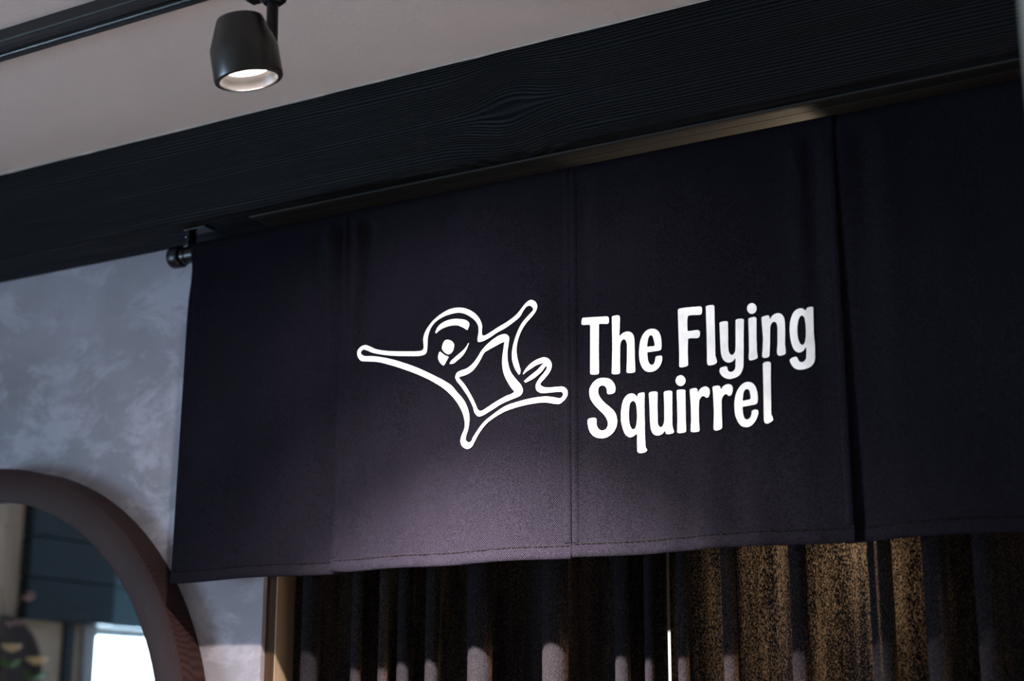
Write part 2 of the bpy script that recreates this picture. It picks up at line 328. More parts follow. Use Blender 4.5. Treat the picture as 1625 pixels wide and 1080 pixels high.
# printed artwork in panel coordinates (mm): letter outlines and emblem strokes
GLYPHS = {
 'T': ['-1070.1,2177.6 -1069,2178.4 -1068.2,2178.4 -1067.2,2178.3 -1065.7,2178.2 -1063.9,2178.1 -1062,2177.9 -1060.1,2177.6 -1058.3,2177.4 -1056.2,2177.1 -1054.2,2176.8 -1052.4,2176.6 -1051.2,2176.4 -1050.2,2176.2 -1049.3,2176.1 -1048.2,2176 -1046.6,2175.8 -1044.8,2175.5 -1042.8,2175.3 -1040.7,2175.1 -1038.8,2174.9 -1037,2174.8 -1035.3,2174.6 -1033.4,2174.5 -1031.5,2174.4 -1029.7,2174.3 -1028,2174.2 -1026.7,2174.1 -1025.8,2174 -1024.9,2174 -1023.8,2173.5 -1022.6,2172.6 -1021.9,2171.4 -1021.5,2169.9 -1021.4,2168.3 -1021.4,2166.5 -1021.5,2164.7 -1021.9,2163.3 -1022.6,2162.4 -1023.7,2161.9 -1025,2161.7 -1026.8,2161.9 -1028.8,2162.1 -1030.9,2162.4 -1033,2162.8 -1034.8,2163 -1036.1,2163.1 -1037.4,2163 -1038.3,2162.7 -1038.6,2161.8 -1038.6,2160.8 -1038.6,2160 -1038.6,2159.2 -1038.6,2158.2 -1038.7,2156.8 -1038.7,2155.3 -1038.8,2153.6 -1038.8,2151.7 -1038.8,2149.8 -1038.9,2147.9 -1038.9,2146 -1039,2144.1 -1039,2142.5 -1039.1,2140.8 -1039.1,2139 -1039.2,2137.1 -1039.2,2135.1 -1039.2,2133.2 -1039.3,2131.4 -1039.3,2129.7 -1039.4,2128.1 -1039.4,2126.8 -1039.4,2125.7 -1039.4,2125 -1039.5,2124.2 -1039.5,2123.4 -1039.5,2122.7 -1039.5,2121.5 -1039.5,2120.1 -1039.5,2118.4 -1039.5,2116.6 -1039.5,2114.6 -1039.6,2112.5 -1039.6,2110.5 -1039.6,2108.4 -1039.6,2106.5 -1039.6,2104.7 -1039.6,2102.9 -1039.7,2101 -1039.7,2098.9 -1039.7,2096.9 -1039.7,2094.8 -1039.7,2092.8 -1039.8,2091 -1039.8,2089.3 -1039.8,2087.9 -1039.8,2086.8 -1039.8,2086 -1039.8,2085.3 -1040.4,2084.4 -1041.7,2083.7 -1042.9,2083.5 -1044.6,2083.5 -1046.6,2083.6 -1048.7,2083.8 -1050.8,2084.2 -1052.6,2084.5 -1054,2085 -1055.5,2085.8 -1056.4,2086.6 -1056.3,2087.4 -1056.3,2088.1 -1056.3,2089.1 -1056.3,2090.4 -1056.3,2091.9 -1056.3,2093.6 -1056.2,2095.4 -1056.2,2097.3 -1056.2,2099.3 -1056.2,2101.3 -1056.1,2103.2 -1056.1,2105 -1056.1,2106.7 -1056.1,2108.4 -1056.1,2110.2 -1056,2112.1 -1056,2114.1 -1056,2116 -1056,2118 -1055.9,2119.8 -1055.9,2121.5 -1055.9,2123 -1055.9,2124.3 -1055.9,2125.3 -1055.9,2126 -1055.9,2126.8 -1055.8,2127.6 -1055.8,2128.3 -1055.8,2129.4 -1055.8,2130.7 -1055.8,2132.2 -1055.8,2133.9 -1055.7,2135.7 -1055.7,2137.6 -1055.7,2139.5 -1055.7,2141.4 -1055.6,2143.2 -1055.6,2144.9 -1055.6,2146.5 -1055.6,2148.3 -1055.6,2150.2 -1055.5,2152.1 -1055.5,2154 -1055.5,2155.8 -1055.5,2157.5 -1055.4,2159.1 -1055.4,2160.4 -1055.4,2161.4 -1055.4,2162.2 -1055.4,2163 -1055.9,2163.9 -1057,2165 -1058.4,2165.5 -1060.3,2165.9 -1062.6,2166.1 -1064.8,2166.3 -1066.9,2166.4 -1068.6,2166.6 -1069.8,2166.9 -1070.8,2167.6 -1071.4,2168.7 -1071.6,2169.9 -1071.5,2171.5 -1071.3,2173.3 -1070.9,2175.1 -1070.5,2176.6'],
 'h': ['-1016.7,2171.9 -1016.2,2172.5 -1015.2,2173 -1014,2173.2 -1012.3,2173.4 -1010.3,2173.4 -1008.3,2173.4 -1006.6,2173.2 -1005.3,2172.9 -1004,2172.3 -1003.2,2171.3 -1002.7,2169.6 -1002.5,2168 -1002.6,2167.2 -1002.6,2166.2 -1002.7,2164.9 -1002.7,2163.3 -1002.8,2161.7 -1002.9,2160.2 -1002.9,2158.6 -1003,2157 -1003.1,2155.4 -1003.1,2154.1 -1003.2,2153.1 -1003.2,2152.4 -1003.3,2151.4 -1003.5,2149.8 -1003.7,2147.8 -1003.9,2145.7 -1004,2143.6 -1004,2141.8 -1003.9,2140.4 -1003.6,2139.8 -1002.8,2140 -1001.8,2140.9 -1000.6,2142.1 -999.4,2143 -998.1,2143.6 -996.7,2144.2 -995.2,2144.7 -993.8,2145 -992.4,2145.1 -991,2145.2 -989.6,2145 -988.2,2144.8 -986.7,2144.3 -985.2,2143.6 -983.8,2142.7 -982.6,2141.8 -981.5,2140.6 -980.6,2139.1 -979.9,2137.6 -979.3,2135.9 -978.9,2133.9 -978.5,2132.1 -978.4,2130.9 -978.4,2130.1 -978.4,2129.3 -978.4,2128 -978.4,2126.4 -978.3,2124.7 -978.3,2122.8 -978.3,2120.9 -978.3,2119 -978.3,2117.3 -978.3,2115.6 -978.3,2113.8 -978.3,2111.9 -978.3,2110 -978.3,2108.2 -978.3,2106.7 -978.3,2105.4 -978.3,2104.6 -978.3,2103.8 -978.3,2103 -978.3,2102.1 -978.3,2100.9 -978.3,2099.3 -978.2,2097.5 -978.2,2095.7 -978.2,2093.9 -978.1,2092.2 -978.1,2090.6 -978.1,2088.8 -978.1,2086.9 -978,2085.2 -978,2083.6 -978,2082.3 -978,2081.4 -978,2080.7 -978.6,2079.9 -979.9,2079.3 -981.3,2079 -983.2,2078.9 -985.3,2078.9 -987.4,2079 -989.3,2079.3 -990.8,2079.6 -992.2,2080.5 -993,2081.4 -992.9,2082.2 -992.9,2083.1 -992.8,2084.4 -992.7,2086.1 -992.6,2087.9 -992.5,2089.8 -992.4,2091.7 -992.3,2093.4 -992.2,2095.2 -992.1,2097 -992,2099 -991.9,2100.8 -991.8,2102.4 -991.8,2103.8 -991.7,2104.7 -991.7,2105.5 -991.7,2106.2 -991.6,2107.3 -991.6,2108.9 -991.6,2110.8 -991.6,2112.7 -991.5,2114.5 -991.5,2116.3 -991.5,2118.2 -991.4,2120.1 -991.4,2121.6 -991.4,2122.7 -991.4,2123.5 -991.5,2124.8 -991.8,2126.6 -992.3,2128.6 -992.9,2130.2 -993.8,2131.6 -994.9,2132.8 -996.1,2133.5 -997.3,2133.5 -998.5,2133 -999.6,2132.4 -1000.4,2131.6 -1001.1,2130.5 -1001.7,2129.3 -1002.2,2128.1 -1002.6,2126.7 -1002.8,2125 -1002.9,2123.5 -1003,2122.4 -1003,2121.6 -1003.1,2120.8 -1003.1,2119.6 -1003.1,2118.1 -1003.2,2116.4 -1003.2,2114.7 -1003.3,2113 -1003.3,2111.4 -1003.4,2109.9 -1003.4,2108.2 -1003.5,2106.5 -1003.5,2104.8 -1003.6,2103.3 -1003.6,2102.1 -1003.6,2101.3 -1003.7,2100.5 -1003.7,2099.7 -1003.7,2098.8 -1003.7,2097.5 -1003.7,2096 -1003.7,2094.3 -1003.7,2092.7 -1003.7,2091.1 -1003.7,2089.6 -1003.7,2087.9 -1003.7,2086.3 -1003.7,2084.7 -1003.7,2083.5 -1003.7,2082.6 -1003.7,2081.8 -1004.4,2080.9 -1005.8,2080.1 -1007.1,2079.9 -1008.9,2079.8 -1010.8,2079.9 -1012.8,2080 -1014.6,2080.3 -1015.9,2080.7 -1017.4,2081.5 -1018.3,2082.5 -1018.2,2083.2 -1018.2,2084.2 -1018.1,2085.5 -1018,2087.2 -1018,2088.9 -1017.9,2090.7 -1017.8,2092.3 -1017.8,2093.9 -1017.7,2095.7 -1017.6,2097.5 -1017.5,2099.1 -1017.5,2100.4 -1017.4,2101.4 -1017.4,2102.2 -1017.4,2102.9 -1017.3,2103.8 -1017.3,2105.2 -1017.2,2106.8 -1017.2,2108.5 -1017.1,2110.2 -1017,2111.8 -1017,2113.4 -1016.9,2115.2 -1016.8,2116.9 -1016.8,2118.5 -1016.7,2119.8 -1016.7,2120.8 -1016.7,2121.5 -1016.7,2122.3 -1016.7,2123.1 -1016.7,2124.3 -1016.7,2125.8 -1016.6,2127.5 -1016.6,2129.3 -1016.6,2131.1 -1016.6,2132.9 -1016.6,2134.5 -1016.6,2136.2 -1016.6,2138 -1016.6,2139.8 -1016.6,2141.6 -1016.6,2143.3 -1016.6,2144.8 -1016.6,2146 -1016.6,2146.8 -1016.6,2147.6 -1016.6,2148.4 -1016.6,2149.3 -1016.6,2150.7 -1016.6,2152.3 -1016.6,2154.2 -1016.6,2156.1 -1016.6,2158 -1016.6,2159.7 -1016.7,2161.5 -1016.7,2163.3 -1016.7,2165.3 -1016.7,2167.1 -1016.7,2168.8 -1016.7,2170.1 -1016.7,2171.1'],
 'e': ['-933.2,2110.2 -933,2111.1 -932.9,2112.4 -932.7,2114 -932.6,2115.7 -932.6,2117.5 -932.5,2119.3 -932.6,2120.9 -932.7,2122.4 -932.8,2124 -932.9,2125.5 -933.1,2127 -933.4,2128.5 -933.7,2130 -934.1,2131.4 -934.7,2133.1 -935.4,2134.7 -936.2,2136.3 -937.1,2137.7 -938.1,2139 -939.3,2140.1 -940.6,2141.2 -942,2142 -943.5,2142.7 -945.2,2143.2 -946.9,2143.6 -948.7,2143.8 -950.4,2143.9 -951.9,2143.8 -953.3,2143.6 -954.7,2143.3 -956.1,2142.9 -957.4,2142.3 -958.6,2141.6 -959.8,2140.8 -960.9,2139.9 -961.9,2138.9 -962.9,2137.8 -963.8,2136.7 -964.7,2135.5 -965.6,2134.2 -966.3,2132.8 -967,2131.3 -967.6,2129.8 -968.2,2128.3 -968.7,2126.8 -969,2125.3 -969.4,2123.7 -969.7,2122.1 -969.9,2120.5 -970.2,2118.9 -970.4,2117.3 -970.6,2115.7 -970.7,2114 -970.9,2112.4 -971,2110.7 -971.1,2109.1 -971.1,2107.4 -971.1,2105.8 -971.1,2104.2 -971,2102.7 -970.9,2101.1 -970.7,2099.6 -970.5,2098.1 -970.3,2096.7 -970,2095.2 -969.6,2093.7 -969.1,2092.1 -968.6,2090.4 -967.9,2088.8 -967.2,2087.2 -966.5,2085.7 -965.6,2084.3 -964.7,2083 -963.7,2081.7 -962.6,2080.6 -961.4,2079.6 -960.2,2078.8 -958.6,2077.9 -956.8,2077.3 -955,2076.9 -953.3,2076.6 -951.5,2076.5 -949.8,2076.5 -948,2076.7 -946.3,2077 -945,2077.4 -943.6,2077.9 -942.3,2078.5 -941,2079.3 -939.8,2080 -938.7,2080.9 -937.6,2081.9 -936.7,2083 -935.8,2084.2 -935,2085.4 -934.3,2086.7 -933.7,2087.9 -933.1,2089.4 -932.6,2090.9 -932.2,2092.5 -932,2094 -931.9,2095.3 -932,2096.7 -932.2,2098 -932.8,2099 -934.1,2099.6 -935.8,2099.8 -937.6,2099.9 -939.3,2099.9 -941,2099.8 -942.4,2099.2 -943,2098.3 -943.3,2097 -943.5,2095.6 -943.9,2094.3 -944.3,2092.8 -944.8,2091.3 -945.3,2089.9 -946.1,2088.8 -947.1,2087.9 -948.3,2087.3 -949.6,2087.1 -950.7,2087.4 -951.9,2088.1 -953,2089.1 -953.8,2090.2 -954.5,2091.5 -955.2,2093 -955.7,2094.5 -956.1,2096.1 -956.3,2097.7 -956.5,2099.4 -956.6,2101 -956.8,2102.9 -956.9,2104.9 -956.8,2106.6 -956.4,2107.7 -955.4,2107.9 -954,2107.7 -952.7,2107.7 -951.2,2107.7 -949.5,2107.7 -947.7,2107.7 -945.9,2107.7 -944.3,2107.7 -942.5,2107.7 -940.6,2107.7 -938.9,2107.7 -937.3,2107.8 -936,2108 -934.7,2108.4 -933.8,2108.9', '-956.6,2116.8 -956.9,2117.7 -957,2119 -956.8,2120.5 -956.4,2122.2 -956,2123.8 -955.7,2125.3 -955.4,2126.8 -955,2128.3 -954.6,2129.8 -954.1,2131 -953.5,2132.1 -952.6,2133 -951.6,2133.6 -950.6,2133.9 -949.2,2133.4 -947.9,2132.2 -947.2,2131.1 -946.8,2129.7 -946.3,2128.1 -945.9,2126.5 -945.5,2125.1 -945.1,2123.5 -944.7,2122 -944.4,2120.5 -944.3,2119.3 -944.2,2117.6 -944.8,2116.4 -945.8,2116 -947.3,2116 -949.1,2116.2 -950.9,2116.4 -952.4,2116.5 -954,2116.4 -955.5,2116.4'],
 'F': ['-904.4,2167.1 -903.9,2167.9 -902.8,2168.6 -901.8,2168.9 -900.3,2169.1 -898.4,2169.2 -896.4,2169.2 -894.3,2169.3 -892.4,2169.2 -890.6,2169.2 -889.1,2169.2 -888.2,2169.2 -887.3,2169.1 -886.3,2169 -885,2168.9 -883.4,2168.8 -881.6,2168.7 -879.9,2168.6 -878.3,2168.5 -876.7,2168.4 -874.9,2168.2 -873.2,2168.1 -871.6,2168 -870.2,2167.9 -869.3,2167.9 -868.4,2167.8 -866.9,2167.3 -865.4,2166.4 -864.9,2165.3 -864.8,2163.8 -864.7,2162.2 -864.8,2160.8 -864.9,2159.4 -865,2158 -865.2,2156.8 -865.7,2155.8 -866.6,2155.1 -868,2154.7 -869.1,2154.6 -870.5,2154.6 -872.1,2154.8 -873.9,2155 -875.8,2155.3 -877.7,2155.5 -879.5,2155.7 -881.1,2155.9 -882.4,2156 -884.4,2156 -886.1,2155.9 -887.4,2155.5 -888,2154.8 -888.4,2153.8 -888.7,2152.5 -888.9,2151.3 -889,2149.9 -889.2,2148.2 -889.3,2146.4 -889.3,2144.6 -889.4,2142.8 -889.4,2141 -889.4,2139.4 -889.4,2138 -889.4,2136.3 -889.5,2134.8 -889.4,2133.4 -888.9,2132.5 -887.8,2132 -886.4,2131.9 -884.6,2131.9 -883.1,2131.8 -881.3,2131.8 -879.4,2131.9 -877.3,2131.9 -875.4,2131.8 -873.7,2131.7 -872.4,2131.4 -870.8,2130.7 -869.8,2129.6 -869.3,2128.5 -869.1,2127.2 -869.1,2125.8 -869.1,2124.5 -869.4,2122.9 -869.8,2121.5 -870.5,2120.3 -871.4,2119.6 -872.8,2119.2 -874.1,2119.1 -875.7,2119.2 -877.7,2119.5 -879.7,2119.8 -881.7,2120.1 -883.5,2120.3 -885,2120.4 -886.6,2120.3 -888,2120.2 -888.8,2119.9 -888.8,2119 -888.9,2117.9 -889,2116.4 -889.1,2114.6 -889.2,2112.7 -889.3,2110.9 -889.4,2109.2 -889.5,2107.3 -889.6,2105.5 -889.7,2103.9 -889.7,2102.8 -889.8,2102 -889.8,2101.1 -889.8,2100.2 -889.8,2099 -889.8,2097.5 -889.8,2095.8 -889.8,2094.1 -889.8,2092.4 -889.8,2090.8 -889.8,2089.3 -889.8,2087.6 -889.8,2085.9 -889.8,2084.2 -889.8,2082.7 -889.8,2081.5 -889.8,2080.6 -889.8,2079.7 -890.7,2078.9 -892.3,2078.2 -893.6,2077.9 -895.3,2077.6 -897.3,2077.5 -899.2,2077.4 -900.9,2077.5 -902.2,2077.7 -903.6,2078.3 -904.4,2079.1 -904.4,2079.9 -904.4,2081 -904.4,2082.5 -904.3,2084.3 -904.3,2086.1 -904.2,2087.8 -904.2,2089.5 -904.1,2091.4 -904.1,2093.1 -904,2094.6 -904,2095.7 -904,2096.6 -904,2097.4 -904,2098.2 -904,2099.2 -904,2100.6 -904,2102.1 -904,2103.8 -904,2105.6 -904.1,2107.5 -904.1,2109.3 -904.1,2111.2 -904.1,2113 -904.1,2114.6 -904.1,2116.3 -904.1,2118.1 -904.2,2119.9 -904.2,2121.8 -904.2,2123.7 -904.2,2125.5 -904.2,2127.2 -904.2,2128.8 -904.2,2130.1 -904.2,2131.2 -904.2,2131.9 -904.2,2132.8 -904.3,2133.6 -904.3,2134.4 -904.3,2135.6 -904.3,2137 -904.3,2138.7 -904.3,2140.5 -904.3,2142.4 -904.3,2144.4 -904.3,2146.3 -904.3,2148.2 -904.3,2149.9 -904.3,2151.6 -904.4,2153.5 -904.4,2155.4 -904.4,2157.4 -904.4,2159.3 -904.4,2161.1 -904.4,2162.8 -904.4,2164.2 -904.4,2165.4 -904.4,2166.2'],
 'l': ['-858.6,2165.7 -858.1,2166.4 -857.1,2167 -856,2167.2 -854.6,2167.4 -852.8,2167.4 -851,2167.4 -849.3,2167.3 -847.8,2167.1 -846.7,2166.7 -845.5,2165.7 -844.8,2164.6 -844.8,2163.7 -844.8,2162.6 -844.9,2161.1 -844.9,2159.2 -844.9,2157.3 -844.9,2155.6 -845,2153.8 -845,2151.9 -845,2150.1 -845,2148.5 -845.1,2147.4 -845.1,2146.6 -845.1,2145.7 -845.1,2144.9 -845.1,2143.8 -845.1,2142.4 -845.1,2140.8 -845.1,2139.1 -845.1,2137.3 -845.1,2135.5 -845.1,2133.8 -845.2,2132.2 -845.2,2130.6 -845.2,2128.9 -845.2,2127.1 -845.2,2125.3 -845.2,2123.6 -845.2,2122 -845.2,2120.6 -845.2,2119.5 -845.2,2118.7 -845.2,2117.9 -845.2,2117 -845.2,2116.2 -845.3,2115.1 -845.3,2113.7 -845.3,2112.2 -845.3,2110.4 -845.4,2108.7 -845.4,2106.9 -845.4,2105.2 -845.4,2103.6 -845.5,2102 -845.5,2100.3 -845.5,2098.6 -845.5,2096.8 -845.6,2095.1 -845.6,2093.5 -845.6,2092.1 -845.6,2091 -845.6,2090.2 -845.7,2089.4 -845.5,2088.4 -845.1,2086.9 -844.6,2085.1 -844,2083.2 -843.6,2081.3 -843.4,2079.7 -843.5,2078.5 -844.4,2077.2 -845.8,2076.3 -847,2075.8 -848.4,2075.4 -850.1,2075.1 -851.7,2074.9 -853.1,2074.9 -854.8,2074.9 -856.3,2075.2 -857.5,2075.8 -858.4,2077 -858.9,2078.8 -859.1,2080 -859.1,2081.6 -859.1,2083.3 -859.1,2085.2 -859,2087 -858.9,2088.7 -858.9,2090 -858.8,2090.9 -858.8,2091.8 -858.8,2092.5 -858.8,2093.7 -858.8,2095 -858.8,2096.6 -858.8,2098.3 -858.7,2100.1 -858.7,2101.9 -858.7,2103.6 -858.7,2105.2 -858.6,2106.8 -858.6,2108.5 -858.6,2110.3 -858.6,2112 -858.6,2113.8 -858.5,2115.3 -858.5,2116.7 -858.5,2117.9 -858.5,2118.6 -858.5,2119.5 -858.5,2120.4 -858.5,2121 -858.5,2122 -858.5,2123.1 -858.5,2124.5 -858.5,2126.1 -858.5,2127.8 -858.5,2129.6 -858.5,2131.5 -858.5,2133.4 -858.5,2135.3 -858.5,2137.3 -858.5,2139.1 -858.6,2140.9 -858.6,2142.6 -858.6,2144.2 -858.6,2146 -858.6,2147.9 -858.6,2149.8 -858.6,2151.7 -858.6,2153.7 -858.6,2155.6 -858.6,2157.4 -858.6,2159.1 -858.6,2160.7 -858.6,2162 -858.6,2163.2 -858.6,2164.2 -858.6,2164.9'],
 'y': ['-837.7,2137.3 -837.2,2138.2 -836.2,2139 -835,2139.3 -833.2,2139.5 -831.3,2139.6 -829.3,2139.6 -827.5,2139.4 -826.2,2139.2 -825,2138.5 -824.3,2137.8 -824.4,2136.9 -824.4,2136 -824.4,2134.7 -824.4,2133.2 -824.4,2131.6 -824.5,2130.1 -824.5,2128.7 -824.5,2127.1 -824.5,2125.6 -824.5,2124.3 -824.6,2123.4 -824.6,2122.5 -824.6,2121.7 -824.6,2120.8 -824.7,2119.5 -824.7,2118 -824.8,2116.4 -824.8,2114.8 -824.9,2113.3 -824.9,2111.8 -825,2110.2 -825.1,2108.6 -825.1,2107.1 -825.2,2105.8 -825.2,2104.9 -825.2,2104.1 -825.2,2103.1 -825.2,2101.7 -825.1,2100.1 -825.1,2098.2 -825,2096.4 -824.8,2094.7 -824.6,2093.4 -824.1,2091.6 -823.6,2090.1 -822.8,2088.9 -822,2088 -821,2087.2 -820,2086.9 -819,2087 -817.9,2087.5 -817,2088.2 -816.1,2089.1 -815.3,2090.1 -814.7,2091.5 -814.3,2092.7 -814.1,2094.2 -813.9,2095.9 -813.8,2097.5 -813.7,2098.9 -813.7,2099.8 -813.6,2100.7 -813.6,2101.7 -813.5,2103.1 -813.5,2104.9 -813.4,2106.8 -813.3,2108.7 -813.3,2110.4 -813.2,2112.2 -813.1,2114.1 -813.1,2116 -813,2117.7 -813,2119.2 -812.9,2120.2 -812.9,2121 -812.9,2121.9 -812.8,2123 -812.8,2124.5 -812.7,2126.3 -812.6,2128.2 -812.6,2129.9 -812.5,2131.6 -812.5,2133.5 -812.4,2135.3 -812.3,2136.8 -812.3,2137.9 -812.3,2138.8 -811.4,2139.6 -810,2140.2 -808.7,2140.4 -807,2140.4 -805.1,2140.3 -803.3,2140.1 -801.7,2139.8 -800.5,2139.4 -799.6,2138.4 -799.1,2137.5 -799.2,2136.6 -799.2,2135.8 -799.3,2134.6 -799.4,2133.2 -799.5,2131.6 -799.5,2129.9 -799.6,2128.1 -799.7,2126.4 -799.8,2124.9 -799.9,2123.3 -800,2121.6 -800.1,2119.9 -800.2,2118.2 -800.3,2116.6 -800.3,2115.2 -800.4,2114 -800.4,2113.2 -800.5,2112.3 -800.5,2111.5 -800.5,2110.7 -800.6,2109.6 -800.6,2108.2 -800.7,2106.7 -800.8,2105 -800.8,2103.2 -800.9,2101.5 -800.9,2099.8 -801,2098.2 -801.1,2096.7 -801.1,2095 -801.2,2093.3 -801.2,2091.5 -801.3,2089.8 -801.4,2088.3 -801.4,2086.9 -801.4,2085.8 -801.5,2085 -801.5,2084.2 -801.5,2083.4 -801.6,2082.4 -801.7,2081.1 -801.8,2079.6 -801.8,2078 -801.9,2076.5 -802,2075 -802.1,2073.4 -802.2,2071.9 -802.3,2070.6 -802.3,2069.7 -802.3,2068.8 -802.5,2067.9 -802.8,2066.7 -803.2,2065.2 -803.7,2063.6 -804.2,2062 -804.8,2060.7 -805.5,2059.5 -806.3,2058.3 -807.2,2057.2 -808.1,2056.1 -809.1,2055.1 -810.2,2054.3 -811.5,2053.5 -812.9,2052.9 -814.5,2052.4 -816,2052 -817.6,2051.7 -819.1,2051.4 -820.8,2051.1 -822.4,2051 -824,2051 -825.6,2051.1 -827.1,2051.5 -828.6,2051.9 -830,2052.5 -831.4,2053.2 -832.7,2054 -833.9,2054.8 -834.9,2055.7 -835.9,2056.7 -836.8,2057.7 -837.6,2058.8 -838.5,2060.2 -839.2,2061.7 -839.8,2063.2 -840,2064.7 -839.9,2066.2 -839.5,2067.6 -838.8,2068.8 -837.5,2069.6 -836,2070.1 -834.4,2070.4 -832.9,2070.6 -831.2,2070.7 -829.7,2070.6 -828.6,2070.2 -827.9,2069.3 -827.5,2068.2 -827.3,2067.1 -827.3,2065.8 -827,2064.7 -826.1,2063.3 -824.8,2062.3 -823.2,2061.7 -821.6,2061.5 -820.3,2061.7 -819,2062.2 -817.9,2062.9 -816.8,2064 -815.9,2065.3 -815.3,2066.8 -814.9,2068.3 -814.8,2069.8 -814.8,2071.5 -814.8,2073.1 -814.6,2074.8 -814.5,2076.8 -814.4,2078.7 -814.5,2080.2 -814.8,2080.9 -815.6,2080.4 -816.8,2079 -818.1,2077.7 -819.3,2077.1 -820.6,2076.5 -821.9,2076 -823.3,2075.8 -824.5,2075.8 -825.8,2076 -827.1,2076.3 -828.3,2076.8 -829.5,2077.4 -830.6,2078.2 -831.6,2079.1 -832.6,2080.1 -833.4,2081.2 -834.2,2082.5 -834.9,2083.9 -835.5,2085.4 -836,2086.9 -836.3,2088.2 -836.6,2089.6 -836.8,2091 -836.9,2092.4 -837,2093.9 -837.2,2095.5 -837.3,2097.1 -837.3,2098.8 -837.4,2100.7 -837.4,2102.6 -837.4,2104.4 -837.4,2106.2 -837.4,2107.7 -837.4,2109 -837.4,2109.8 -837.4,2110.7 -837.4,2111.5 -837.5,2112.8 -837.5,2114.4 -837.5,2116.1 -837.5,2118 -837.5,2120 -837.6,2121.8 -837.6,2123.5 -837.6,2125.3 -837.6,2127.1 -837.6,2129 -837.6,2130.9 -837.7,2132.7 -837.7,2134.3 -837.7,2135.6 -837.7,2136.5'],
 'i': ['-792.3,2137.6 -791.9,2138.4 -791.1,2139.1 -790,2139.5 -788.4,2139.8 -786.5,2140.1 -784.6,2140.1 -782.9,2140.1 -781.7,2139.8 -780.4,2138.6 -779.6,2137.4 -779.7,2136.5 -779.7,2135.6 -779.8,2134.4 -779.8,2132.8 -779.9,2131 -779.9,2129.1 -780,2127.2 -780.1,2125.3 -780.2,2123.6 -780.2,2121.9 -780.3,2120 -780.4,2118.1 -780.4,2116.2 -780.5,2114.4 -780.6,2112.9 -780.6,2111.6 -780.6,2110.7 -780.7,2109.9 -780.7,2109 -780.7,2108.2 -780.7,2106.9 -780.7,2105.4 -780.7,2103.7 -780.7,2101.9 -780.7,2100.2 -780.7,2098.6 -780.7,2097 -780.8,2095.3 -780.8,2093.5 -780.8,2091.9 -780.8,2090.3 -780.8,2089.1 -780.8,2088.2 -780.8,2087.4 -780.7,2086.3 -780.5,2084.7 -780.3,2082.8 -780.1,2081 -780,2079.3 -780.2,2078.2 -780.5,2077.4 -781.2,2076.9 -782.2,2076.5 -783.7,2076 -785.5,2075.6 -787.4,2075.3 -789.3,2075.1 -790.8,2075.1 -792,2075.3 -793,2076.1 -793.6,2077.3 -793.8,2078.4 -793.8,2079.8 -793.7,2081.5 -793.6,2083.3 -793.4,2085 -793.2,2086.6 -793,2087.9 -792.9,2088.8 -792.9,2089.6 -792.9,2090.5 -792.9,2091.8 -792.8,2093.3 -792.8,2095 -792.7,2096.7 -792.7,2098.5 -792.7,2100 -792.6,2101.6 -792.6,2103.4 -792.5,2105.1 -792.5,2106.8 -792.5,2108.3 -792.4,2109.6 -792.4,2110.5 -792.4,2111.3 -792.4,2112.2 -792.4,2113 -792.4,2114.2 -792.4,2115.7 -792.4,2117.4 -792.4,2119.2 -792.4,2121 -792.4,2122.8 -792.4,2124.4 -792.3,2126.1 -792.3,2127.8 -792.3,2129.7 -792.3,2131.5 -792.3,2133.2 -792.3,2134.6 -792.3,2135.9 -792.3,2136.7', '-778.8,2152.5 -779,2150.9 -779.5,2149.4 -780.2,2148.1 -781.2,2146.9 -782.3,2146.1 -783.7,2145.5 -785.1,2145.2 -786.5,2145.2 -788,2145.6 -789.4,2146.2 -790.6,2147.2 -791.7,2148.3 -792.6,2149.7 -793.3,2151.2 -793.6,2152.8 -793.7,2154.4 -793.5,2156 -793,2157.5 -792.3,2158.8 -791.3,2160 -790.1,2160.8 -788.8,2161.4 -787.4,2161.7 -785.9,2161.7 -784.5,2161.3 -783.1,2160.7 -781.8,2159.7 -780.7,2158.6 -779.9,2157.2 -779.2,2155.7 -778.9,2154.1'],
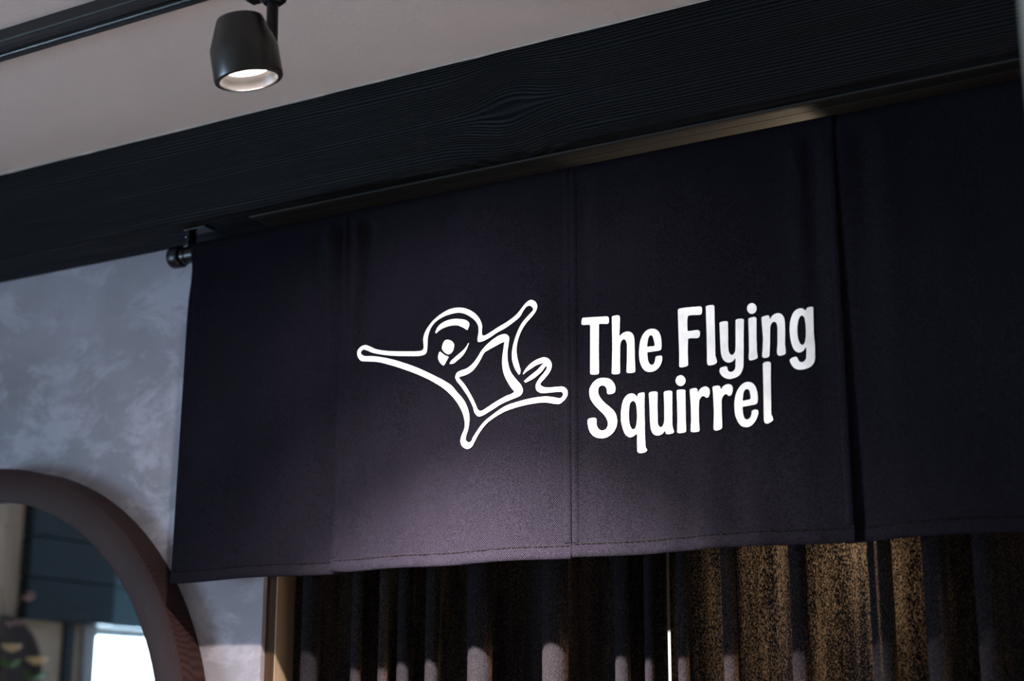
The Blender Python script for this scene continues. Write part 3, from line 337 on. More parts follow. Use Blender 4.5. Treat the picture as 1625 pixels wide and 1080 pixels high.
 'n': ['-772.1,2137.1 -771.6,2137.9 -770.6,2138.6 -769.5,2139.1 -767.9,2139.4 -766.2,2139.7 -764.4,2139.9 -762.9,2140 -761.7,2139.8 -760.7,2139.1 -760.1,2138.2 -759.7,2136.6 -759.5,2134.8 -759.1,2133.8 -758.6,2134.2 -757.9,2135.4 -757,2136.8 -756.1,2138 -755,2138.9 -753.7,2139.7 -752.4,2140.3 -751.1,2140.8 -749.8,2141.1 -748.6,2141.3 -747.3,2141.3 -746.1,2141.2 -744.8,2140.9 -743.6,2140.4 -742.3,2139.7 -741.3,2138.9 -740.2,2137.8 -739.3,2136.5 -738.6,2135.1 -737.9,2133.5 -737.5,2132.1 -737.3,2130.6 -737.1,2129.1 -737,2127.4 -736.9,2125.7 -736.8,2124.2 -736.8,2122.5 -736.8,2120.7 -736.8,2118.8 -736.9,2116.9 -736.9,2115.2 -737,2113.7 -737,2112.5 -737.1,2111.7 -737.1,2110.8 -737.2,2110 -737.2,2108.7 -737.3,2107.3 -737.4,2105.7 -737.5,2104.1 -737.6,2102.7 -737.7,2101.2 -737.8,2099.6 -737.9,2098 -738,2096.6 -738,2095.4 -738.1,2094.5 -738.1,2093.7 -738.1,2092.8 -738,2091.5 -737.8,2089.9 -737.7,2088.2 -737.5,2086.3 -737.4,2084.5 -737.4,2082.8 -737.4,2081.4 -737.6,2080.4 -738.1,2079.2 -738.9,2078.4 -740,2078 -741.4,2077.6 -743,2077.3 -744.7,2077.2 -746.2,2077.2 -747.4,2077.3 -748.5,2077.8 -749.4,2078.5 -750.1,2079.4 -750.5,2080.7 -750.6,2082.2 -750.6,2084 -750.6,2085.4 -750.4,2087.1 -750.2,2089 -750,2090.9 -749.7,2092.6 -749.6,2094 -749.5,2095 -749.4,2095.8 -749.4,2096.7 -749.3,2097.9 -749.3,2099.4 -749.2,2101 -749.1,2102.6 -749.1,2104 -749,2105.5 -748.9,2107.1 -748.9,2108.7 -748.8,2110.2 -748.8,2111.4 -748.7,2112.3 -748.7,2113.1 -748.7,2114 -748.6,2115.3 -748.5,2116.9 -748.5,2118.5 -748.5,2120.1 -748.6,2121.5 -748.9,2123.1 -749.2,2124.8 -749.6,2126.2 -750.2,2127.3 -751.5,2128.5 -753,2129.1 -754.2,2128.9 -755.5,2128.3 -756.6,2127.4 -757.3,2126.5 -757.9,2125.4 -758.5,2124.1 -758.9,2122.8 -759.2,2121.4 -759.4,2119.8 -759.5,2118.2 -759.5,2116.8 -759.6,2115.8 -759.6,2115 -759.7,2114 -759.8,2112.7 -759.8,2111.1 -759.9,2109.4 -760,2107.7 -760.1,2106.1 -760.2,2104.5 -760.3,2102.7 -760.4,2101 -760.5,2099.4 -760.6,2098.1 -760.6,2097.1 -760.7,2096.3 -760.7,2095.5 -760.8,2094.4 -760.9,2093 -761.1,2091.3 -761.2,2089.6 -761.4,2088 -761.5,2086.4 -761.6,2084.6 -761.8,2083 -761.9,2081.5 -762,2080.5 -762,2079.7 -762.4,2078.8 -763,2077.8 -763.8,2077.1 -764.9,2076.7 -766.4,2076.5 -767.9,2076.4 -769.4,2076.5 -770.6,2076.7 -772,2077.3 -772.9,2078.4 -773.2,2079.6 -773.2,2081.3 -773,2083.2 -772.7,2085.1 -772.4,2086.7 -772.3,2087.8 -772.2,2088.6 -772.2,2089.5 -772.1,2090.8 -771.9,2092.2 -771.8,2093.8 -771.7,2095.4 -771.6,2096.9 -771.5,2098.3 -771.3,2099.9 -771.2,2101.5 -771.1,2103 -771,2104.2 -770.9,2105.1 -770.9,2105.9 -770.9,2106.8 -770.9,2107.5 -771,2108.5 -771,2109.8 -771.1,2111.3 -771.1,2113 -771.2,2114.7 -771.3,2116.5 -771.4,2118.2 -771.4,2119.9 -771.5,2121.5 -771.5,2123 -771.6,2124.7 -771.7,2126.5 -771.7,2128.3 -771.8,2130 -771.9,2131.7 -771.9,2133.2 -772,2134.5 -772,2135.5 -772,2136.3'],
 'g': ['-693.7,2142.7 -693.7,2141.9 -693.7,2140.9 -693.8,2139.6 -693.8,2138.1 -693.9,2136.5 -693.9,2135 -693.9,2133.5 -694,2132 -694,2130.4 -694,2129.1 -694.1,2128.2 -694.1,2127.4 -694.1,2126.5 -694.1,2125.5 -694.2,2124.1 -694.2,2122.4 -694.3,2120.5 -694.3,2118.6 -694.3,2116.9 -694.4,2115.2 -694.4,2113.3 -694.5,2111.5 -694.5,2109.8 -694.6,2108.3 -694.6,2107.3 -694.6,2106.5 -694.6,2105.7 -694.5,2104.9 -694.5,2103.7 -694.4,2102.3 -694.4,2100.7 -694.3,2099.1 -694.3,2097.5 -694.2,2096.1 -694.1,2094.6 -694.1,2093 -694,2091.4 -694,2089.9 -693.9,2088.5 -693.9,2087.3 -693.8,2086.5 -693.8,2085.7 -693.8,2084.9 -693.9,2083.8 -693.9,2082.4 -693.9,2080.7 -694,2079 -694,2077.4 -694.1,2075.8 -694.1,2074.1 -694.2,2072.4 -694.2,2071 -694.2,2070 -694.3,2069.2 -694.4,2068.1 -694.6,2066.6 -694.9,2064.9 -695.3,2063.2 -695.9,2061.7 -696.6,2060.4 -697.5,2059.1 -698.5,2058 -699.6,2056.9 -700.7,2055.9 -701.8,2055.3 -703,2054.7 -704.2,2054.2 -705.5,2053.8 -706.8,2053.5 -708.2,2053.2 -709.5,2053 -710.9,2052.8 -712.3,2052.7 -713.8,2052.6 -715.3,2052.7 -716.7,2052.8 -718,2053 -719.5,2053.4 -721,2053.8 -722.5,2054.4 -723.8,2055.1 -725,2056 -726.2,2057 -727.2,2058.1 -728.2,2059.4 -729,2060.8 -729.8,2062.1 -730.4,2063.4 -731.1,2064.8 -731.6,2066.2 -732,2067.5 -732,2068.6 -731.7,2069.6 -731,2070.4 -730.1,2071.1 -728.8,2071.8 -727.3,2072.3 -725.7,2072.7 -724.2,2072.8 -722.9,2072.8 -721.7,2072.5 -720.7,2071.9 -719.9,2070.6 -719.4,2069 -718.8,2067.7 -718.2,2066.4 -717.4,2065.3 -716.4,2064.5 -715.2,2063.8 -713.9,2063.5 -712.7,2063.5 -711.5,2063.9 -710.4,2064.4 -709.3,2065.2 -708.3,2066.3 -707.5,2067.6 -707.1,2068.7 -706.8,2070 -706.7,2071.4 -706.6,2073 -706.5,2074.4 -706.3,2076.1 -706.2,2077.9 -706.2,2079.9 -706.1,2081.6 -706.2,2083.1 -706.4,2084.2 -706.7,2084.7 -707.3,2084.3 -708.2,2083 -709.2,2081.5 -710.3,2080.3 -711.6,2079.5 -713.1,2078.8 -714.6,2078.4 -716.1,2078.2 -717.5,2078.4 -719,2078.9 -720.4,2079.6 -721.7,2080.4 -722.7,2081.2 -723.6,2082.2 -724.4,2083.3 -725.1,2084.5 -725.8,2085.8 -726.4,2087.1 -726.9,2088.5 -727.4,2090.1 -727.8,2091.7 -728.2,2093.3 -728.6,2095 -728.9,2096.7 -729.1,2098.1 -729.4,2099.7 -729.6,2101.2 -729.7,2102.8 -729.9,2104.4 -730,2106 -730,2107.6 -730.1,2109.2 -730.1,2110.8 -730.1,2112.3 -730.1,2113.9 -730,2115.5 -730,2117.1 -729.9,2118.6 -729.7,2120.2 -729.5,2121.7 -729.3,2123.2 -729.1,2124.6 -728.7,2126.2 -728.3,2127.7 -727.9,2129.2 -727.4,2130.7 -726.9,2132 -726.3,2133.4 -725.7,2134.6 -725,2135.8 -724.3,2137 -723.6,2138.1 -722.8,2139.2 -721.9,2140.1 -721,2140.9 -719.9,2141.7 -718.7,2142.3 -717.5,2142.8 -716.3,2143.2 -715,2143.5 -713.6,2143.6 -712.1,2143.6 -710.7,2143.4 -709.4,2143.1 -708.1,2142.5 -707,2141.7 -706.1,2140.9 -705.3,2139.9 -704.6,2139.3 -704,2140.1 -703.4,2141.5 -702.7,2142.7 -701.7,2143.4 -700.6,2143.9 -699.4,2144.2 -698.2,2144.4 -696.9,2144.5 -695.6,2144.5 -694.7,2144.2 -694,2143.5', '-710.2,2132.6 -709.1,2132.1 -708.1,2131.1 -707.3,2129.9 -706.8,2128.7 -706.5,2127.4 -706.2,2125.9 -706,2124.4 -705.9,2122.7 -705.7,2121.3 -705.6,2119.9 -705.5,2118.3 -705.5,2116.7 -705.5,2115 -705.5,2113.4 -705.5,2111.8 -705.5,2110.2 -705.5,2108.6 -705.6,2107 -705.7,2105.4 -705.8,2103.7 -705.9,2102.2 -706.1,2100.6 -706.3,2099.2 -706.5,2097.8 -706.8,2096.3 -707.1,2094.8 -707.4,2093.4 -707.9,2092.1 -708.4,2091.1 -709.4,2089.9 -710.6,2089 -711.7,2088.7 -712.8,2089.1 -713.8,2090.1 -714.7,2091.2 -715.4,2092.3 -715.9,2093.5 -716.4,2094.9 -716.9,2096.3 -717.3,2097.8 -717.6,2099.1 -717.8,2100.5 -718,2101.9 -718.1,2103.3 -718.2,2104.8 -718.3,2106.3 -718.3,2107.8 -718.3,2109.4 -718.3,2111 -718.2,2112.6 -718.1,2114.2 -718,2115.8 -717.8,2117.3 -717.6,2118.8 -717.3,2120.2 -717,2121.6 -716.7,2123 -716.3,2124.4 -716,2125.6 -715.6,2126.8 -715,2128.1 -714.4,2129.4 -713.8,2130.4 -713.1,2131.3 -712.1,2132 -711.1,2132.5'],
 'S': ['-1014,2051.3 -1013.2,2052.3 -1012.7,2053.6 -1012.3,2055.1 -1012.1,2056.5 -1012.1,2058.1 -1012.2,2059.6 -1012.6,2061.3 -1013,2062.8 -1013.6,2064.2 -1014.2,2065.6 -1014.9,2066.9 -1015.8,2068.2 -1016.7,2069.4 -1017.7,2070.6 -1018.8,2071.6 -1020,2072.6 -1021.3,2073.5 -1022.6,2074.3 -1024,2074.9 -1025.4,2075.4 -1026.9,2075.8 -1028.5,2076.1 -1030,2076.4 -1031.6,2076.7 -1033.2,2076.9 -1034.9,2077 -1036.5,2077 -1038.2,2076.9 -1039.6,2076.7 -1041.1,2076.4 -1042.6,2076 -1044.1,2075.5 -1045.5,2074.9 -1046.9,2074.3 -1048.4,2073.4 -1049.8,2072.5 -1051.2,2071.4 -1052.4,2070.2 -1053.6,2069 -1054.7,2067.8 -1055.7,2066.4 -1056.6,2065 -1057.4,2063.5 -1058,2062 -1058.3,2060.7 -1058.5,2059.4 -1058.6,2058 -1058.6,2056.6 -1058.5,2055.2 -1058.3,2053.7 -1058,2052.1 -1057.6,2050.5 -1057.1,2048.9 -1056.4,2047.3 -1055.7,2045.8 -1054.9,2044.3 -1054,2042.7 -1052.9,2041.2 -1051.8,2039.7 -1050.7,2038.2 -1049.6,2036.9 -1048.5,2035.6 -1047.3,2034.3 -1046.1,2033 -1044.8,2031.8 -1043.6,2030.5 -1042.4,2029.3 -1041.3,2028.1 -1040,2026.8 -1038.8,2025.6 -1037.6,2024.4 -1036.4,2023.2 -1035.2,2022.1 -1034.1,2020.9 -1033.1,2019.7 -1031.9,2018.2 -1030.8,2016.8 -1029.7,2015.3 -1028.8,2013.8 -1028,2012.4 -1027.2,2010.8 -1026.6,2009.2 -1026.1,2007.6 -1025.9,2006 -1025.8,2004.6 -1025.8,2003.2 -1026,2001.9 -1026.4,2000.6 -1027,1999.4 -1027.8,1998.2 -1028.7,1997.1 -1029.7,1996.2 -1030.9,1995.5 -1032.2,1994.9 -1033.6,1994.5 -1035,1994.4 -1036.5,1994.6 -1038,1995.1 -1039.5,1995.8 -1040.9,1996.8 -1042.2,1998.2 -1043.3,1999.6 -1043.9,2000.7 -1044.5,2002 -1044.9,2003.3 -1045.2,2004.6 -1045.4,2006.1 -1045.4,2007.7 -1045.4,2009.3 -1045.4,2010.8 -1045.5,2012.2 -1045.7,2013.6 -1046.2,2014.7 -1047.1,2015.3 -1048.6,2015.6 -1050,2015.9 -1051.8,2016.1 -1053.9,2016.2 -1056,2016.2 -1057.9,2016.2 -1059.3,2015.9 -1060.8,2015.3 -1061.8,2014.2 -1062.1,2013 -1062.2,2011.4 -1062,2009.6 -1061.8,2007.7 -1061.5,2005.9 -1061.2,2004.4 -1060.9,2002.8 -1060.5,2001.2 -1060,1999.6 -1059.4,1998.1 -1058.7,1996.6 -1057.8,1995 -1056.8,1993.4 -1055.6,1991.9 -1054.4,1990.4 -1053,1989.1 -1051.6,1988 -1050,1987 -1048.4,1986 -1046.7,1985.2 -1045,1984.5 -1043.4,1983.9 -1041.7,1983.4 -1040.1,1983 -1038.4,1982.8 -1036.7,1982.6 -1035.1,1982.5 -1033.4,1982.6 -1031.7,1982.7 -1030.1,1983 -1028.5,1983.3 -1026.9,1983.7 -1025.5,1984.3 -1024,1984.9 -1022.6,1985.7 -1021.2,1986.5 -1019.9,1987.4 -1018.7,1988.4 -1017.5,1989.4 -1016.3,1990.6 -1015.2,1991.9 -1014.3,1993.2 -1013.4,1994.5 -1012.6,1995.9 -1012,1997.2 -1011.4,1998.6 -1011,2000.1 -1010.7,2001.5 -1010.4,2003 -1010.2,2004.5 -1010.1,2005.9 -1010.1,2007.4 -1010.1,2008.9 -1010.3,2010.4 -1010.5,2011.9 -1010.8,2013.4 -1011.2,2014.8 -1011.7,2016.3 -1012.2,2017.7 -1012.9,2019.2 -1013.6,2020.6 -1014.4,2021.9 -1015.4,2023.3 -1016.6,2024.6 -1017.8,2025.8 -1019.1,2027 -1020.5,2028.3 -1021.8,2029.5 -1023,2030.6 -1024.3,2031.7 -1025.6,2032.8 -1026.9,2033.9 -1028.2,2035 -1029.4,2036.1 -1030.6,2037.3 -1031.8,2038.5 -1033,2039.7 -1034.1,2041 -1035.2,2042.3 -1036.2,2043.5 -1037.2,2044.8 -1038.1,2046.1 -1038.9,2047.5 -1039.7,2048.8 -1040.3,2050.1 -1040.9,2051.4 -1041.3,2052.8 -1041.7,2054.3 -1041.9,2055.7 -1041.9,2057 -1041.7,2058.5 -1041.5,2059.9 -1041,2061.3 -1040.4,2062.4 -1039.4,2063.4 -1038.2,2064.2 -1036.9,2064.7 -1035.4,2065 -1033.8,2064.9 -1032.4,2064.5 -1031,2063.9 -1029.8,2062.9 -1028.7,2061.8 -1027.9,2060.5 -1027.3,2059 -1026.9,2057.5 -1026.7,2056 -1026.7,2054.3 -1026.6,2052.7 -1026.2,2051.5 -1025.1,2050.5 -1023.7,2050 -1022.4,2049.8 -1020.8,2049.8 -1019.2,2049.9 -1017.7,2050 -1016.3,2050.3 -1015,2050.6'],
 'q': ['-962.7,2044.9 -962.8,2044 -962.8,2043.2 -962.9,2041.9 -962.9,2040.4 -963,2038.8 -963.1,2037.2 -963.2,2035.8 -963.2,2034.3 -963.3,2032.7 -963.4,2031.1 -963.4,2029.6 -963.5,2028.4 -963.5,2027.5 -963.6,2026.7 -963.6,2025.9 -963.6,2024.9 -963.6,2023.5 -963.6,2021.8 -963.6,2020 -963.6,2018.2 -963.6,2016.6 -963.6,2014.9 -963.6,2013.1 -963.6,2011.3 -963.6,2009.6 -963.6,2008.2 -963.6,2007.3 -963.6,2006.5 -963.6,2005.6 -963.6,2004.8 -963.6,2003.5 -963.6,2002 -963.6,2000.3 -963.6,1998.4 -963.6,1996.5 -963.6,1994.7 -963.6,1993 -963.6,1991.4 -963.6,1989.5 -963.7,1987.6 -963.7,1985.8 -963.7,1984.1 -963.7,1982.5 -963.7,1981.3 -963.7,1980.4 -963.7,1979.6 -963.7,1978.8 -963.6,1977.8 -963.6,1976.3 -963.5,1974.5 -963.4,1972.6 -963.4,1970.9 -963.3,1969.2 -963.2,1967.4 -963.2,1965.6 -963.1,1964.1 -963.1,1963 -963,1962.2 -962.5,1961.2 -961.6,1959.7 -960.8,1958.1 -960.6,1956.9 -961.5,1955.7 -963.2,1954.9 -964.6,1954.5 -966.3,1954.1 -968.1,1953.9 -969.9,1953.7 -971.4,1953.7 -972.8,1953.9 -974,1954.2 -975.1,1954.7 -976.2,1956.1 -976.9,1957.6 -976.9,1958.4 -976.9,1959.4 -977,1960.8 -977,1962.5 -977,1964.3 -977,1965.9 -977,1967.6 -977.1,1969.3 -977.1,1971 -977.1,1972.5 -977.1,1973.5 -977.1,1974.3 -977.1,1975.4 -976.9,1977.2 -976.8,1979.3 -976.8,1981.3 -976.9,1982.9 -977.4,1983.7 -978.4,1983.6 -979.7,1982.7 -981.1,1981.7 -982.6,1980.9 -984,1980.4 -985.5,1979.9 -987,1979.7 -988.5,1979.7 -989.8,1979.9 -991.1,1980.4 -992.4,1981.1 -993.6,1981.9 -994.8,1982.9 -995.9,1984.1 -997,1985.5 -997.9,1987 -998.5,1988.2 -999.1,1989.5 -999.6,1990.9 -1000.1,1992.4 -1000.6,1993.9 -1001,1995.3 -1001.4,1996.8 -1001.8,1998.4 -1002.2,1999.9 -1002.5,2001.5 -1002.8,2003.1 -1003.1,2004.7 -1003.3,2006.3 -1003.5,2007.9 -1003.6,2009.4 -1003.6,2011 -1003.6,2012.5 -1003.6,2014 -1003.5,2015.6 -1003.4,2017.1 -1003.3,2018.7 -1003.2,2020.2 -1003,2021.7 -1002.9,2023.3 -1002.7,2024.9 -1002.4,2026.4 -1002.2,2027.9 -1001.9,2029.4 -1001.6,2030.8 -1001.2,2032.3 -1000.8,2033.8 -1000.3,2035.3 -999.8,2036.7 -999.2,2038 -998.5,2039.3 -997.7,2040.5 -996.7,2041.7 -995.7,2042.8 -994.7,2043.8 -993.5,2044.7 -992.4,2045.5 -991,2046.2 -989.5,2046.7 -988,2047 -986.5,2047.1 -985,2047 -983.4,2046.7 -981.9,2046.2 -980.6,2045.5 -979.2,2044.6 -978,2043.5 -976.9,2042.4 -976,2041.1 -975.2,2040.4 -974.8,2041.4 -974.7,2043.3 -974.2,2044.8 -973.1,2045.5 -971.7,2045.9 -970.3,2046.1 -968.7,2046.2 -967,2046.3 -965.4,2046.2 -964.2,2046', '-983,2035.3 -981.7,2035 -980.4,2034.2 -979.3,2033.2 -978.6,2031.9 -978,2030.4 -977.6,2028.6 -977.2,2026.8 -977,2025.4 -976.8,2024 -976.6,2022.4 -976.5,2020.8 -976.4,2019.2 -976.3,2017.6 -976.3,2015.9 -976.3,2014.5 -976.3,2013 -976.3,2011.4 -976.4,2009.9 -976.4,2008.3 -976.5,2006.8 -976.7,2005.3 -976.8,2003.9 -977,2002.5 -977.3,2000.8 -977.5,1999 -977.9,1997.3 -978.3,1995.8 -978.8,1994.4 -979.4,1993.3 -980.5,1992.2 -981.8,1991.5 -983.1,1991.3 -984.4,1991.7 -985.7,1992.8 -986.7,1994 -987.4,1995.2 -988,1996.5 -988.5,1997.9 -988.9,1999.5 -989.3,2001 -989.5,2002.5 -989.7,2003.9 -989.9,2005.5 -990,2007.1 -990,2008.7 -990.1,2010.3 -990.1,2011.9 -990.1,2013.4 -990.1,2015 -990,2016.6 -990,2018.1 -989.9,2019.7 -989.8,2021.2 -989.6,2022.7 -989.4,2024.1 -989.2,2025.8 -988.9,2027.6 -988.6,2029.2 -988.2,2030.7 -987.5,2032 -986.6,2033.2 -985.4,2034.3 -984.2,2035'],
 'u': ['-955.6,2043.6 -955.1,2044.4 -954.1,2045.2 -952.9,2045.4 -951.3,2045.6 -949.4,2045.7 -947.4,2045.6 -945.5,2045.5 -943.9,2045.2 -942.7,2044.9 -941.4,2044.1 -940.8,2043.2 -940.8,2042.4 -940.9,2041.5 -940.9,2040.2 -941,2038.6 -941.1,2036.9 -941.2,2035.2 -941.2,2033.7 -941.3,2032.1 -941.4,2030.4 -941.4,2028.7 -941.5,2027.2 -941.6,2025.9 -941.6,2025 -941.6,2024.2 -941.6,2023.4 -941.6,2022.4 -941.6,2021 -941.6,2019.4 -941.6,2017.6 -941.6,2015.8 -941.6,2014.1 -941.6,2012.4 -941.6,2010.6 -941.6,2008.8 -941.6,2007.2 -941.6,2005.8 -941.6,2004.8 -941.6,2004 -941.6,2003 -941.6,2001.5 -941.6,1999.7 -941.5,1997.8 -941.4,1996.1 -941.1,1994.6 -940.6,1993.1 -939.9,1991.7 -939.1,1990.7 -938.1,1990 -936.8,1989.8 -935.8,1989.9 -934.6,1990.4 -933.6,1991.2 -932.9,1992.1 -932.3,1993.3 -931.7,1994.6 -931.3,1996.1 -930.9,1997.6 -930.7,1999 -930.5,2000.8 -930.4,2002.6 -930.4,2004.3 -930.4,2006 -930.4,2007.3 -930.4,2008.2 -930.4,2009 -930.4,2010.1 -930.4,2011.6 -930.3,2013.4 -930.3,2015.2 -930.3,2016.9 -930.3,2018.6 -930.3,2020.5 -930.3,2022.2 -930.3,2023.8 -930.3,2024.8 -930.3,2025.6 -930.3,2026.4 -930.3,2027.4 -930.4,2028.8 -930.4,2030.4 -930.4,2032.1 -930.5,2033.7 -930.5,2035.3 -930.5,2037 -930.6,2038.6 -930.6,2040 -930.6,2041 -930.6,2041.8 -930,2042.8 -928.9,2043.6 -927.6,2043.9 -925.9,2044.1 -923.9,2044.2 -921.9,2044.2 -920.2,2044 -918.9,2043.6 -917.5,2042.7 -916.8,2041.7 -916.8,2040.9 -916.8,2039.9 -916.8,2038.5 -916.9,2036.9 -916.9,2035.1 -917,2033.3 -917,2031.6 -917.1,2030 -917.1,2028.2 -917.1,2026.4 -917.2,2024.7 -917.2,2023.4 -917.2,2022.4 -917.3,2021.6 -917.3,2020.8 -917.3,2020 -917.3,2018.7 -917.4,2017.2 -917.4,2015.5 -917.5,2013.6 -917.5,2011.8 -917.5,2010 -917.6,2008.3 -917.6,2006.6 -917.7,2004.8 -917.7,2002.9 -917.8,2001.1 -917.8,1999.4 -917.8,1997.9 -917.9,1996.6 -917.9,1995.8 -917.9,1995 -917.9,1994 -917.8,1992.5 -917.7,1990.8 -917.5,1988.9 -917.3,1987.1 -917,1985.6 -916.6,1984.2 -916,1983 -915.5,1981.8 -915.5,1980.8 -916,1979.8 -917.2,1979 -918.4,1978.6 -920,1978.3 -921.9,1978.1 -923.8,1978 -925.5,1978.1 -926.8,1978.3 -928,1979 -928.9,1980.1 -929.3,1981.3 -929.7,1982.8 -930.2,1983.5 -930.9,1983.2 -931.8,1982.1 -932.8,1980.9 -933.9,1979.9 -935,1979.2 -936.3,1978.6 -937.6,1978.1 -939,1977.7 -940.7,1977.6 -942.4,1977.7 -944.1,1978 -945.4,1978.4 -946.8,1979.1 -948.1,1979.8 -949.2,1980.8 -950.1,1981.8 -950.9,1983 -951.6,1984.3 -952.3,1985.7 -952.8,1987.2 -953.2,1988.5 -953.5,1990.1 -953.7,1991.8 -953.9,1993.6 -954.1,1995.2 -954.2,1996.7 -954.3,1997.9 -954.3,1998.7 -954.4,1999.5 -954.4,2000.5 -954.4,2001.9 -954.4,2003.5 -954.5,2005.3 -954.5,2007.2 -954.6,2008.8 -954.6,2010.5 -954.6,2012.3 -954.7,2014.1 -954.7,2015.8 -954.8,2017.2 -954.8,2018.1 -954.8,2018.9 -954.8,2019.7 -954.9,2020.7 -954.9,2022.1 -955,2023.7 -955,2025.6 -955.1,2027.6 -955.1,2029.5 -955.2,2031.3 -955.3,2033 -955.3,2034.9 -955.4,2036.9 -955.4,2038.8 -955.5,2040.5 -955.6,2041.8 -955.6,2042.8'],
 'i2': ['-909.6,2042.5 -909.2,2043.1 -908.4,2043.6 -907.3,2043.7 -905.6,2043.8 -903.7,2043.8 -901.7,2043.7 -899.8,2043.5 -898.2,2043.2 -897,2042.9 -896,2042.1 -895.4,2041.3 -895.4,2040.6 -895.5,2039.8 -895.5,2038.6 -895.5,2037.1 -895.5,2035.4 -895.6,2033.7 -895.6,2032 -895.6,2030.5 -895.6,2028.9 -895.7,2027.2 -895.7,2025.5 -895.7,2023.8 -895.7,2022.3 -895.8,2021.1 -895.8,2020.3 -895.8,2019.6 -895.8,2018.9 -895.8,2018.1 -895.8,2016.8 -895.8,2015.2 -895.9,2013.4 -895.9,2011.6 -895.9,2009.8 -895.9,2008.1 -896,2006.5 -896,2004.7 -896,2002.8 -896,2001.1 -896,1999.5 -896.1,1998.2 -896.1,1997.3 -896.1,1996.6 -896.1,1996 -896.1,1995 -896.1,1993.5 -896,1991.8 -896,1990 -896,1988.3 -896,1986.7 -896,1984.9 -896,1983.2 -896,1981.7 -895.9,1980.7 -895.9,1980 -896.4,1979.3 -897.3,1978.7 -898.4,1978.4 -899.9,1978.2 -901.6,1978 -903.5,1978 -905.2,1978 -906.8,1978.1 -908,1978.3 -909.5,1979.1 -910.4,1979.9 -910.4,1980.6 -910.3,1981.5 -910.2,1982.7 -910.1,1984.2 -910,1985.8 -909.9,1987.4 -909.9,1988.9 -909.8,1990.4 -909.7,1992.1 -909.6,1993.7 -909.5,1995.2 -909.4,1996.4 -909.3,1997.3 -909.3,1998 -909.3,1998.7 -909.3,1999.5 -909.3,2000.8 -909.3,2002.4 -909.3,2004.2 -909.3,2006 -909.3,2007.8 -909.3,2009.5 -909.3,2011.2 -909.3,2013 -909.3,2014.8 -909.3,2016.6 -909.3,2018.2 -909.3,2019.5 -909.3,2020.4 -909.3,2021 -909.3,2021.7 -909.3,2022.6 -909.3,2023.8 -909.4,2025.2 -909.4,2026.9 -909.4,2028.6 -909.4,2030.2 -909.5,2031.8 -909.5,2033.3 -909.5,2035 -909.5,2036.7 -909.6,2038.3 -909.6,2039.8 -909.6,2041 -909.6,2041.8', '-894.6,2056.4 -894.8,2054.8 -895.3,2053.3 -896.1,2052 -897.2,2050.9 -898.5,2050 -899.9,2049.4 -901.4,2049.1 -903,2049.1 -904.6,2049.5 -906.1,2050.1 -907.5,2051 -908.7,2052.2 -909.7,2053.5 -910.4,2055.1 -910.8,2056.7 -910.9,2058.3 -910.7,2059.9 -910.2,2061.4 -909.4,2062.7 -908.4,2063.9 -907.1,2064.7 -905.7,2065.3 -904.2,2065.6 -902.6,2065.6 -901,2065.3 -899.5,2064.6 -898.1,2063.7 -896.9,2062.5 -895.9,2061.1 -895.2,2059.6 -894.7,2058'],
